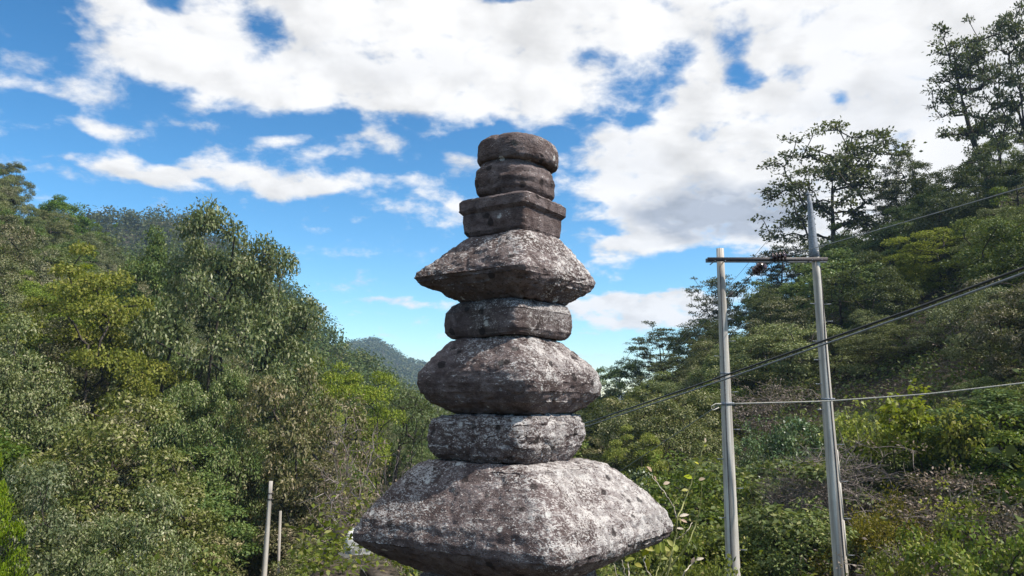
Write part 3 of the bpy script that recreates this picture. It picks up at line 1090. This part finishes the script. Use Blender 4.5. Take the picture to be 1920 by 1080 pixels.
for sd_ in (1, 2):
    proto('tall_airy', 220 + sd_, M_AIRY, H=13, W=5.4, base=3.2, nspray=140, nleaf=42, ln=.22, wd=.14, srad=.42, sflat=.30, droop=.1, lump=.4, wide=.30, taper=.35, trunk_r=.2, inner=.25, twigs=3, tipr=.024, lean=(-.27, 0), nb=40, br=.75)
proto('willow', 240, M_GREEN, H=8, W=7, base=3.4, nspray=110, nleaf=60, ln=.22, wd=.07, srad=.55, sflat=.5, droop=.6, lump=.3, wide=.6, stems=4, trunk_r=.14, inner=.5, nb=24, br=.8)
for sd_ in (1, 2):
    proto('bare', 250 + sd_, M_DRY, M_TWIG, H=5, W=5, base=.8, nspray=170, nleaf=9, ln=.15, wd=.055, srad=.5, sflat=.5, droop=.6, lump=.3, stems=3, trunk_r=.06, inner=.3, twigs=4, tipr=.009)
for sd_ in (1, 2, 3):
    proto('shrub', 270 + sd_, M_SHRUB, H=3, W=3.4, base=.1, nspray=70, nleaf=120, ln=.125, wd=.07, srad=.40, sflat=.7, droop=.3, lump=.42, wide=.4, stems=4, trunk_r=.04, inner=.6, step=.35, tipr=.006, shell=1)
for sd_ in (1, 2):
    proto('gloss', 290 + sd_, M_GLOSS, H=2.6, W=3.4, base=.1, nspray=60, nleaf=95, ln=.14, wd=.075, srad=.40, sflat=.7, droop=.25, lump=.42, wide=.4, stems=4, trunk_r=.04, inner=.6, step=.35, tipr=.006, shell=1)
for sd_ in (1, 2):
    proto('vine', 300 + sd_, M_VINE, H=3.6, W=2.6, base=.3, nspray=46, nleaf=24, ln=.20, wd=.17, srad=.30, sflat=.55, droop=.45, lump=.6, wide=.7, stems=2, trunk_r=.03, inner=.25, step=.35, twigs=2, tipr=.007)
for sd_ in (1, 2):
    proto('dry_shrub', 310 + sd_, M_DRY, M_TWIG, H=2.4, W=3.4, base=.1, nspray=120, nleaf=24, ln=.11, wd=.05, srad=.34, sflat=.45, droop=.3, lump=.5, wide=.45, stems=5, trunk_r=.03, inner=.3, step=.35, twigs=3, tipr=.006, nb=30, br=0.36)
proto('gold', 320, M_GOLD, H=1.6, W=3.6, base=.1, nspray=100, nleaf=50, ln=.09, wd=.05, srad=.28, sflat=.6, droop=.0, lump=.5, wide=.5, stems=5, trunk_r=.025, inner=.35, step=.3, tipr=.005, nb=26, br=0.30)
# brush: tangled dead branches lying on the slope
proto('brush', 330, M_DRY, M_TWIG, H=2.2, W=4.6, base=.1, nspray=230, nleaf=5, ln=.11, wd=.04, srad=.55, sflat=.35, droop=.3, lump=.5, wide=.3, stems=6, trunk_r=.06, inner=.15, step=.45, twigs=7, tipr=.010)

KIND = {  # object name, category, description
    'oak': ('oak_tree', 'tree', 'olive green oak'), 'dry_oak': ('oak_tree', 'tree', 'brownish oak'),
    'dark': ('broadleaf_tree', 'tree', 'shade-darkened green broadleaf tree'),
    'maple': ('maple_tree', 'tree', 'yellow green maple'), 'green': ('broadleaf_tree', 'tree', 'mid green broadleaf tree'),
    'pale': ('spreading_tree', 'tree', 'pale green flat topped tree'), 'airy': ('open_crowned_tree', 'tree', 'dark open crowned tree'),
    'tall_airy': ('tall_ridge_tree', 'tree', 'tall dark leaning tree'), 'willow': ('willow_tree', 'tree', 'many stemmed willow like tree'),
    'bare': ('withered_tree', 'tree', 'withered grey twiggy tree'), 'shrub': ('leafy_shrub', 'shrub', 'light green leafy shrub'),
    'gloss': ('glossy_shrub', 'shrub', 'dark glossy leaved shrub'), 'vine': ('climbing_shrub', 'shrub', 'bright yellow green large leaved shrub'),
    'dry_shrub': ('withered_shrub', 'shrub', 'withered brown shrub'), 'gold': ('golden_shrub', 'shrub', 'low golden yellow shrub'),
    'brush': ('brush_heap', 'dead branches', 'tangled heap of dead grey branches')}
PLANTED = []
USED = {}


def plant(kind, x, y, h, w, which=None, rot=None, label=None, sink=.12, z=None, hero=None):
    ps = PROTO[kind]
    k = USED.get(kind, 0)
    USED[kind] = k + 1
    tm, lm, ph, pw = ps[k % len(ps) if which is None else which]
    nm, cat, desc = KIND[kind]
    g = (gz(x, y) if z is None else z) - sink
    o = empty(nm, (x, y, g), label, cat)
    o.scale = (w / pw, w / pw, h / ph)
    o.rotation_euler = (0, 0, rng.uniform(0, 6.28) if rot is None else rot)
    obj('trunk' if cat == 'tree' else 'branches', tm, None, o)
    obj('crown' if cat == 'tree' else 'foliage', lm, None, o)
    PLANTED.append(dict(o=o, kind=kind, x=x, y=y, h=h, w=w, label=label, hero=hero))
    return o


def at_px(px, r):
    a = px_az(px)
    return r * math.sin(a), r * math.cos(a)


def hero(kind, px, top, wpx, r, label, hero=None, **kw):
    """a tree whose crown stands around column px at distance r, with its top seen at row top"""
    x, y = at_px(px, r)
    zt = EYE + tan_el(px, top) * r
    g = gz(x, y)
    h = max(1.0, zt - g)
    return plant(kind, x, y, h, wpx * y / FPX * 1.0, label=label, hero=hero, **kw)


HERO = [
    ('oak', 412, 408, 355, 42, 'large olive oak with dark limbs, tallest crown on the left slope', 'the large oak'),
    ('maple', 160, 470, 300, 39, 'bright yellow green maple left of the large oak', 'the bright left maple'),
    ('green', 272, 428, 130, 52, 'small pointed tree rising behind the bright maple', 'the small pointed tree'),
    ('oak', 235, 742, 350, 26, 'olive oak with pale leaf tips in front below the large oak', 'the low front oak'),
    ('oak', 15, 590, 260, 31, 'grey green oak cut by the left edge of the photo', 'the left edge oak'),
    ('dry_oak', 560, 690, 250, 33, 'brownish drooping oak right below the large oak', 'the brownish oak'),
    ('oak', 390, 690, 220, 32, 'pale tipped oak in the hollow under the large oak', None),
    ('maple', 650, 672, 180, 47, 'yellow green maple in front of the far mountain', 'the maple before the mountain'),
    ('willow', 765, 715, 190, 52, 'many stemmed willow like tree just left of the pagoda', 'the willow like tree'),
    ('bare', 690, 775, 230, 21, 'withered twiggy tree left of the widest roof stone', 'the withered tree'),
    ('dry_oak', 625, 850, 240, 30.5, 'low brownish oak branches right of the lone thin pole', 'the low brownish oak'),
    ('oak', 265, 905, 260, 19, 'olive sapling clump left of the lone thin pole', 'the sapling clump'),
    ('oak', 110, 860, 300, 20, 'shaded oak with loose sprays at lower left', None),
    ('maple', 5, 850, 150, 18, 'sunlit light green sapling at the lower left edge', None),
    ('airy', 1585, 238, 270, 70, 'large open crowned tree standing against the clouds behind the right pole', 'the large ridge tree'),
    ('tall_airy', 1912, 42, 190, 64, 'tallest leaning tree on the right ridge', 'the tallest ridge tree'),
    ('airy', 1960, -5, 190, 58, 'tall open tree half cut by the right edge of the photo', None),
    ('airy', 1722, 252, 90, 70, 'slim open tree between the two biggest ridge trees', 'the slim ridge tree'),
    ('airy', 1478, 448, 120, 74, 'dark tree poking above the cross arm near the right pole', 'the dark ridge tree'),
    ('airy', 1350, 515, 120, 78, 'dark ridge tree behind the top of the left pole', 'the left pole ridge tree'),
    ('airy', 1235, 600, 100, 80, 'ridge tree right of the square flat block of the pagoda', 'the low ridge tree'),
    ('green', 1160, 650, 110, 80, 'rounded tree at the foot of the right ridge beside the pagoda', 'the rounded ridge tree'),
    ('maple', 1775, 425, 170, 50, 'lone yellow green tree on the dark right slope', 'the lone bright tree'),
    ('pale', 1490, 605, 260, 42, 'pale spreading tree behind the right pole', 'the pale spreading tree'),
    ('pale', 1690, 602, 230, 40, 'pale flat topped tree just below the thick cable', 'the flat topped tree'),
    ('dry_shrub', 1430, 690, 220, 36, 'withered reddish brown shrub between the poles', None),
    ('maple', 1195, 795, 130, 30, 'yellow green bush at the right of the low lichened block', 'the yellow green bush'),
    ('vine', 1690, 712, 150, 24, 'bright large leaved shrub right of the right pole', 'the large leaved shrub'),
    ('vine', 1595, 738, 110, 24.5, 'yellow green large leaved shrub touching the right pole', None),
    ('vine', 1790, 745, 110, 23, 'tall thin yellow green shrub farthest right of its kind', None),
    ('vine', 1765, 890, 110, 19.4, 'small bright leaved shrub below the tall thin one', None),
    ('gloss', 1500, 775, 180, 27, 'dark glossy leaved shrub between the two poles', None),
    ('gloss', 1410, 810, 140, 25, 'glossy leaved shrub right beside the left pole', None),
    ('brush', 1560, 815, 250, 23, 'tangled heap of dead grey branches behind the right pole', 'the dead branches'),
    ('brush', 1455, 850, 150, 22.5, 'smaller heap of dead twigs between the poles', None),
    ('gold', 1640, 912, 230, 20.5, 'low golden yellow shrub right of the right pole', 'the golden shrub'),
    ('shrub', 1400, 850, 330, 22.5, 'light green shrub around the foot of the left pole', 'the light green shrub'),
    ('shrub', 1255, 850, 260, 22.5, 'light green shrub right of the widest roof stone', None),
    ('shrub', 1480, 935, 230, 20.6, 'mixed green shrub at the foot of the right pole', None),
    ('dry_shrub', 1690, 950, 240, 18.6, 'withered pale brown shrub right of the right pole base', None),
    ('dry_shrub', 1850, 890, 280, 19.5, 'withered shrub with bare tips at lower right', 'the bare tipped shrub'),
    ('shrub', 1890, 960, 240, 16.8, 'olive shrub in the lower right corner', None),
    ('shrub', 1665, 1000, 130, 16.8, 'low green shrub at the bottom edge right of the right pole', None),
    ('shrub', 1330, 975, 200, 20.2, 'dark green shrub at the bottom edge beside the left pole', None),
    ('shrub', 1760, 990, 240, 16.6, 'grey green shrub at the bottom edge near the corner', None),
    ('shrub', 1240, 960, 200, 14.5, 'olive shrub behind the right tip of the widest roof stone', None),
]
for (k, px, top, wpx, r_, lab, hr) in HERO:
    hero(k, px, top, wpx, r_, lab, hr, rot=0 if k == 'tall_airy' else None)


def fill(n, pxa, pxb, ra, rb, kinds, spacing, hmin, hmax, wf, seed, rpow=1.0, keep=None):
    rs = np.random.default_rng(seed)
    got, tries = 0, 0
    while got < n and tries < n * 40:
        tries += 1
        px = rs.uniform(pxa, pxb)
        r_ = ra + (rb - ra) * rs.uniform() ** rpow
        x, y = at_px(px, r_)
        sp = spacing * (0.75 + r_ / 160)
        if any((q['x'] - x) ** 2 + (q['y'] - y) ** 2 < (sp * .5 + q['w'] * .30) ** 2 for q in PLANTED):
            continue
        kk = kinds[int(rs.integers(len(kinds)))]
        h = rs.uniform(hmin, hmax)
        if kk in ('pale',): h *= .75
        w = h * wf * rs.uniform(.85, 1.2)
        half = .5 * w * FPX / r_
        if keep and not keep(px, r_, half):
            continue
        tt = (gz(x, y) + h - EYE) / r_
        if any(r_ < H_[4] - 1 and abs(px - H_[1]) < .5 * H_[3] + .4 * half and tt > tan_el(H_[1], H_[2] + .6 * H_[3]) for H_ in HERO):
            continue
        plant(kk, x, y, h, w)
        got += 1
    return got


CLEAR = ((503, 28.5, 26), (1362, 18.4, 34), (1553, 18.4, 42))    # keep the poles free of leaves


def open_view(px, r_, half):
    return not (r_ < 13.5 and 590 < px < 790) and not any(r_ < R_ and abs(px - c) < 14 + 1.05 * half for c, R_, w in CLEAR)


# left slope and the strip of trees along its foot
fill(60, -60, 720, 27, 66, ['oak', 'oak', 'green', 'dry_oak', 'green', 'maple'], 3.6, 5.0, 7.0, .86, 11)
fill(80, -80, 560, 60, 116, ['oak', 'green', 'green', 'dry_oak', 'oak'], 4.2, 4.8, 6.6, .9, 12)
fill(28, 540, 960, 55, 112, ['green', 'oak', 'dry_oak', 'green'], 4.0, 4.0, 6.0, .95, 13)
fill(44, -40, 640, 11.5, 27, ['shrub', 'dry_shrub', 'oak', 'oak', 'dry_oak', 'green'], 2.2, 2.4, 4.2, 1.0, 14, keep=open_view)
# right slope
fill(56, 1085, 1960, 50, 80, ['dark', 'dark', 'green', 'dark', 'dark', 'airy'], 3.4, 4.2, 6.0, .95, 21)
fill(50, 1075, 1960, 30, 52, ['dark', 'pale', 'green', 'dark', 'oak', 'dry_oak'], 3.2, 3.2, 5.0, 1.0, 22)
fill(80, 1120, 1980, 11.5, 30, ['shrub', 'dry_shrub', 'gloss', 'green', 'shrub', 'shrub', 'pale'], 1.6, 1.4, 2.7, 1.2, 23, keep=open_view)
fill(14, 985, 1150, 30, 80, ['green', 'oak', 'dry_oak'], 3.4, 3.4, 5.6, .95, 24)


# labels: what stands next to what, measured in the scene
def finish_labels():
    lm = [(q['x'], q['y'], q['hero']) for q in PLANTED if q['hero']]
    lm += [(-1.2, 5.5 + 40, 'the valley mouth')]
    short = {'pale': 'pale flat topped tree', 'willow': 'many stemmed tree', 'airy': 'dark open crowned tree', 'vine': 'large leaved shrub', 'green': 'mid green tree', 'maple': 'yellow green maple', 'bare': 'withered twiggy tree'}
    ordw = 'nearest,second nearest,third nearest,fourth nearest,fifth nearest,sixth nearest,seventh nearest,eighth nearest,ninth nearest,tenth nearest,eleventh nearest,twelfth nearest,thirteenth nearest,fourteenth nearest,fifteenth nearest'.split(',')
    count = {}
    for q in PLANTED:
        if q['label']:
            continue
        bd, bx, by, bn = min((math.hypot(a - q['x'], b_ - q['y']), a, b_, n) for a, b_, n in lm)
        ra, rb = math.hypot(q['x'], q['y']), math.hypot(bx, by)
        side = 'left' if math.atan2(q['x'], q['y']) < math.atan2(bx, by) else 'right'
        rel = f'behind and {side} of' if ra > rb + 3 else (f'in front and {side} of' if ra < rb - 3 else f'level with and {side} of')
        count.setdefault((q['kind'], rel, bn), []).append((bd, id(q), q))
    for (kind, rel, bn), L in count.items():
        L.sort(key=lambda t: t[:2])
        for i, (_, _, q) in enumerate(L):
            desc = short.get(kind, KIND[kind][2])
            q['o']['label'] = f'{desc} {rel} {bn}' + (f', {ordw[min(i, 14)]}' if len(L) > 1 else '')
    for q in PLANTED:
        q['o']['group'] = ('shrubs at the foot of the ' if KIND[q['kind']][1] != 'tree' else 'trees on the ') + ('left slope' if q['x'] < 1 else 'right slope')


finish_labels()


# ------------------------------------------------------------------ stuff: distant woods and undergrowth
def cards(name, mat, pts, ln, wd, seed, upb=.8):
    rs = np.random.default_rng(seed)
    n = len(pts)
    ax = rs.normal(size=(n, 3))
    ax[:, 2] *= .6
    nr = rs.normal(size=(n, 3)) * .6 + np.array((0, 0, upb))
    V, F = leaves_mesh(pts, ax, nr, ln, wd, rs)
    o = obj(name, mesh_np(name, V, F), mat)
    return tag(o, kind='stuff')


def wood(name, label, mat, pxa, pxb, ra, rb, n, h, w, per, ln, seed):
    rs = np.random.default_rng(seed)
    pts = []
    for _ in range(n):
        x, y = at_px(rs.uniform(pxa, pxb), rs.uniform(ra, rb))
        g = gz(x, y)
        hh, ww = h * rs.uniform(.7, 1.25), w * rs.uniform(.75, 1.25)
        d = rs.normal(size=(per, 3))
        d /= np.linalg.norm(d, axis=1)[:, None]
        d *= (rs.uniform(.35, 1, per) ** .5)[:, None] * (1 + .35 * vnoise(d * 2.2 + x, seed))[:, None]
        pts.append(np.array((x, y, g + hh * .40)) + d * np.array((ww / 2, ww / 2, hh * .5)))
    o = cards(name, mat, np.concatenate(pts), ln, ln * .7, seed)
    o['label'] = label
    return o


wood('left_slope_wood', 'green wood on the left slope past the edge of the photo', M_GREEN, -1000, -150, 26, 118, 230, 5.5, 5.0, 260, .36, 44)
wood('right_slope_wood', 'shade-darkened green wood on the right slope past the edge of the photo', M_SHADED, 2060, 2950, 17, 80, 170, 4.2, 4.2, 260, .32, 45)
wood('middle_wood', 'green wood covering the middle hill left of the mountain', M_FAR, 120, 900, 105, 196, 520, 6.5, 6.0, 230, .62, 41)
wood('far_wood', 'dark wood covering the far ridge at upper left', M_FAR, 20, 620, 255, 350, 520, 8, 7.5, 150, 1.0, 42)
wood('mountain_wood', 'bluish wood covering the far mountain', M_FAR, 560, 1120, 620, 985, 5200, 7, 8.5, 16, 2.4, 43)


def undergrowth():
    rs = np.random.default_rng(77)
    for nm, lab, mat, n, pxa, pxb, ra, rb, ln in (
            ('hillside_undergrowth', 'low green plants and litter under the left slope trees', M_GREEN, 60000, -120, 980, 17, 116, .26),
            ('slope_undergrowth', 'low green plants and litter under the right slope trees', M_GREEN, 60000, 980, 2020, 16, 82, .20),
            ('dry_undergrowth', 'dry brown weeds at the foot of the slopes', M_DRY, 40000, -80, 2000, 12, 60, .13),
            ('bank_plants', 'small leafy plants on the bank below the terrace', M_SHRUB, 30000, -80, 2000, 8.6, 19, .08)):
        az = np.array([px_az(p) for p in np.linspace(pxa, pxb, 60)])
        nc = n // 45
        a = np.interp(rs.uniform(0, 59, nc), range(60), az)
        r_ = ra + (rb - ra) * rs.uniform(size=nc) ** 1.3
        a, r_ = np.repeat(a, 45), np.repeat(r_, 45)
        n = len(a)
        k = rs.normal(size=(n, 3)) * np.repeat(rs.uniform(.25, .6, nc), 45)[:, None]
        x, y = r_ * np.sin(a) + k[:, 0], r_ * np.cos(a) + k[:, 1]
        z = ground_z(x, y) + .08 + np.abs(k[:, 2]) * .8
        rr, aa = np.hypot(x, y), np.arctan2(x, y)
        ok = ~((rr < 8.9) & (aa > px_az(690)) & (aa < px_az(780)))     # open soil by the pagoda
        ok &= ~((rr > 9.4) & (rr < 10.3) & (aa > px_az(646)) & (aa < px_az(690)))
        for pc, rc in ((1362, 18.6), (1553, 18.6), (503, 25.5)):
            ok &= ~((rr < rc) & (np.abs(aa - px_az(pc)) < .02))
        x, y, z = x[ok], y[ok], z[ok]
        cards(nm, mat, np.stack([x, y, z], 1), ln, ln * .5, 5)['label'] = lab


undergrowth()


# ------------------------------------------------------------------ haze
def build_haze():
    V, F = box((0, 0, 50), (3300, 3300, 118))
    m = bpy.data.materials.new('valley_haze')
    m.use_nodes = True
    b = NB(m.node_tree)
    v = b.n('ShaderNodeVolumePrincipled')
    v.inputs['Color'].default_value = (.42, .66, 1.0, 1)
    v.inputs['Density'].default_value = .00032
    v.inputs['Anisotropy'].default_value = .2
    out = b.n('ShaderNodeOutputMaterial')
    b.put(out.inputs['Volume'], v.outputs[0])
    o = obj('haze', mesh_np('haze', V, F), m)
    tag(o, 'thin blue haze filling the valley', kind='stuff')


build_haze()


# ------------------------------------------------------------------ small things near the pagoda
def plain_leaf(name, c1, c2):
    return leaf_mat(name, c1, c2, c2, .45, clump=20)


M_YLEAF = plain_leaf('yellow_green_leaf', (.20, .25, .03), (.40, .40, .07))
M_PINK = plain_leaf('pinkish_dry_leaf', (.38, .24, .17), (.55, .40, .30))
M_STEM = principled('green_stem', flat((.27, .27, .10), .25, 12), .6, .3)
M_PSTEM = principled('pale_stem', flat((.48, .42, .33), .25, 12), .7, .2)


def leaf_blade(ln, wd):
    """one folded, curved leaf blade along +X"""
    t = np.array((0, .22, .5, .78, 1.0))
    w = np.array((.12, .8, 1.0, .62, .04)) * wd / 2
    V = []
    for k in range(5):
        z = -.16 * ln * t[k] ** 2
        V += [(t[k] * ln, -w[k], z + w[k] * .35), (t[k] * ln, 0, z), (t[k] * ln, w[k], z + w[k] * .35)]
    F = [(3 * k + j, 3 * k + 3 + j, 3 * k + 4 + j, 3 * k + 1 + j) for k in range(4) for j in (0, 1)]
    return np.array(V), np.array(F)


def sapling(name, label, Y, stems, leaves, seed, cat='plant'):
    rs = np.random.default_rng(seed)
    b0 = P(stems[0][0][-1][0], stems[0][0][-1][1], Y)
    g = gz(b0[0], b0[1])
    root = empty(name, (b0[0], b0[1], g), label, cat)
    off = np.array(root.location)
    for pts, r0, r1, mat, ground in stems:
        q = [P(x, y, Y + rs.normal() * .04) for x, y in pts]
        if ground:
            e = q[-1].copy()
            e[2] = g - .05
            q.append(e)
        q = np.array(q) - off
        s_ = np.linspace(0, len(q) - 1, 5 * len(q))
        q = np.stack([np.interp(s_, range(len(q)), q[:, k]) for k in range(3)], 1)
        q[1:-1] += rs.normal(size=(len(q) - 2, 3)) * .003
        V, F = tube(q, np.linspace(r0, r1, len(q)), 6)
        obj('stem', mesh_np('stem', V, F, True), mat, root)
    shapes = {}
    for (px, py, lpx, ang, mat, ww) in leaves:
        key = (mat.name, ww)
        if key not in shapes:
            me = mesh_np('leaf', *leaf_blade(1.0, ww), True)
            me.materials.append(mat)
            shapes[key] = me
        o = obj('leaf', shapes[key], None, root)
        L = lpx / FPX * Y
        o.location = Vector(P(px, py, Y + rs.normal() * .05) - off)
        o.scale = (L, L, L)
        d = Vector((math.cos(R(ang)), rs.uniform(-.5, .3), math.sin(R(ang))))
        n = Vector((rs.normal() * .4, -.7, .6))
        xax = d.normalized()
        yax = n.cross(xax).normalized()
        zax = xax.cross(yax)
        o.rotation_euler = Matrix((xax, yax, zax)).transposed().to_euler()


rl = np.random.default_rng(3)
sapling('bare_sapling', 'thin yellow stemmed sapling right of the widest roof stone', 6.5, [
    ([(1322, 826), (1312, 862), (1298, 900), (1284, 940), (1270, 972), (1266, 1010), (1258, 1045), (1250, 1085)], .003, .010, M_STEM, True),
    ([(1316, 905), (1314, 945), (1304, 985), (1290, 1020), (1272, 1042), (1252, 1072), (1246, 1085)], .003, .007, M_STEM, True),
    ([(1216, 886), (1232, 905), (1250, 930), (1264, 950), (1268, 972)], .002, .005, M_PSTEM, False),
    ([(1280, 926), (1268, 938), (1262, 948)], .002, .003, M_STEM, False),
    ([(1298, 980), (1288, 997), (1276, 1007), (1268, 1010)], .002, .004, M_PSTEM, False),
    ([(1310, 1045), (1296, 1058), (1284, 1072), (1272, 1090)], .003, .007, M_PSTEM, True)],
    [(1298, 897, 16, 160, M_YLEAF, .7), (1310, 900, 12, 20, M_PINK, .6), (1222, 884, 14, 130, M_PINK, .5), (1226, 892, 12, -60, M_PINK, .5), (1244, 908, 13, 20, M_PINK, .6),
     (1274, 968, 18, 15, M_PSTEM, .4), (1276, 974, 14, -20, M_PINK, .4), (1282, 992, 16, 170, M_PSTEM, .3), (1278, 920, 14, 10, M_YLEAF, .5), (1268, 1034, 13, 100, M_YLEAF, .9), (1262, 1036, 15, 200, M_YLEAF, .9),
     (1318, 838, 9, 30, M_YLEAF, .5), (1310, 870, 9, 150, M_YLEAF, .5), (1322, 830, 10, 80, M_PINK, .5), (1296, 1056, 12, 60, M_PINK, .5), (1306, 1050, 14, 20, M_PSTEM, .4)], 4)
sp = []
for (px, py) in ((1196, 1030), (1206, 1024), (1216, 1030), (1204, 1042), (1190, 1048), (1214, 1048), (1234, 1040), (1244, 1036), (1190, 1058), (1222, 1016), (1252, 1048), (1262, 1024), (1240, 1026)):
    sp.append((px, py, rl.uniform(15, 24), rl.uniform(0, 360) if py > 1035 else rl.uniform(-40, 200), M_YLEAF, float(rl.choice([.38, .5, .6]))))
sapling('leafy_sprig', 'yellow green leaved sprig under the right tip of the widest roof stone', 6.2, [
    ([(1212, 1032), (1206, 1050), (1214, 1070), (1224, 1085)], .003, .006, M_PSTEM, True),
    ([(1240, 1036), (1236, 1060), (1228, 1085)], .003, .006, M_STEM, True),
    ([(1262, 1030), (1250, 1060), (1238, 1085)], .002, .006, M_STEM, True),
    ([(1166, 1050), (1174, 1085)], .003, .005, M_PSTEM, True), ([(1178, 1052), (1180, 1085)], .004, .006, M_PSTEM, True),
    ([(1150, 1056), (1160, 1088)], .002, .004, M_PSTEM, True)], sp, 5)
sapling('yellow_sprig', 'small sprig with yellow and white leaves at the left tip of the widest roof stone', 6.2, [
    ([(668, 1050), (676, 1062), (684, 1074), (691, 1086)], .002, .004, M_PSTEM, True), ([(654, 1046), (664, 1052), (670, 1054)], .002, .003, M_PSTEM, False)],
    [(664, 1050, 12, 190, M_YLEAF, .7), (660, 1050, 13, 230, M_YLEAF, .6), (668, 1048, 13, 320, M_YLEAF, .6), (672, 1046, 14, 300, M_PSTEM, .5), (656, 1044, 14, 170, M_PSTEM, .6), (664, 1040, 13, 110, M_PSTEM, .5), (652, 1054, 11, 240, M_YLEAF, .6), (672, 1040, 12, 60, M_PSTEM, .5), (646, 1042, 13, 150, M_PSTEM, .5)], 6)


def build_bits():
    # pale sunlit boulder behind the left tip of the lowest roof stone
    u = np.linspace(0, 2 * math.pi, 40, endpoint=False)
    w = np.linspace(-1.5, 1.5, 22)
    G = np.array([[(math.cos(b2) * math.cos(a2), math.cos(b2) * math.sin(a2), math.sin(b2)) for a2 in u] for b2 in w]).reshape(-1, 3)
    G = np.sign(G) * np.abs(G) ** .75
    G = G * (1 + .28 * fbm(G * 1.3 + 4, 3, 8) + .06 * fbm(G * 6, 2, 9))[:, None] * np.array((.16, .18, .19))
    k = np.arange(40)
    F = np.concatenate([np.stack([i * 40 + k, i * 40 + (k + 1) % 40, (i + 1) * 40 + (k + 1) % 40, (i + 1) * 40 + k], 1) for i in range(21)])
    c = P(674, 1018, 10.5)

    def pale(b, pr):
        n = b.noise(ocoord(b), 9, 6, .65)
        b.put(pr.inputs['Base Color'], b.mix(b.step(n, .3, .6), (.36, .34, .31), (.68, .67, .64)))
        bump(b, pr, n, .5, .02)
    o = obj('pale_boulder', mesh_np('pale_boulder', G, F, True), principled('pale_boulder_stone', pale, .85, .2))
    o.location = (c[0], c[1], gz(c[0], c[1]) + .12)
    tag(o, 'pale sunlit boulder at the left tip of the widest roof stone', 'boulder')
    # dark leaning stump
    a, c = P(648, 982, 11.4), P(622, 1034, 11.4)
    d = (c - a) / np.linalg.norm(c - a)
    base = c + d * .15
    g = gz(base[0], base[1])
    base = a + (c - a) * ((g - .1 - a[2]) / (c[2] - a[2]))
    t = np.linspace(0, 1, 9)[:, None]
    pts = base + (a - base) * t
    V, F = tube(pts - base, np.array((.14, .12, .11, .105, .10, .098, .10, .105, .095)), 12)
    V = V + .012 * np.stack([fbm(V / .1, 2, k) for k in (1, 2, 3)], 1)
    o = obj('leaning_stump', mesh_np('leaning_stump', V, F, True), M_BARK)
    o.location = base
    tag(o, 'dark leaning broken stump left of the pale boulder', 'stump')
    # weathered timber block on the soil
    c = P(706, 1066, 8.6)
    V, F = box((0, 0, 0), (.34, .13, .10), Matrix.Rotation(R(-28), 3, 'Z') @ Matrix.Rotation(R(12), 3, 'Y'))
    o = obj('timber_block', mesh_np('timber_block', V, F), M_BARK)
    o.location = (c[0], c[1], gz(c[0], c[1]) + .07)
    tag(o, 'dark weathered timber block on the soil left of the pagoda', 'timber')


build_bits()
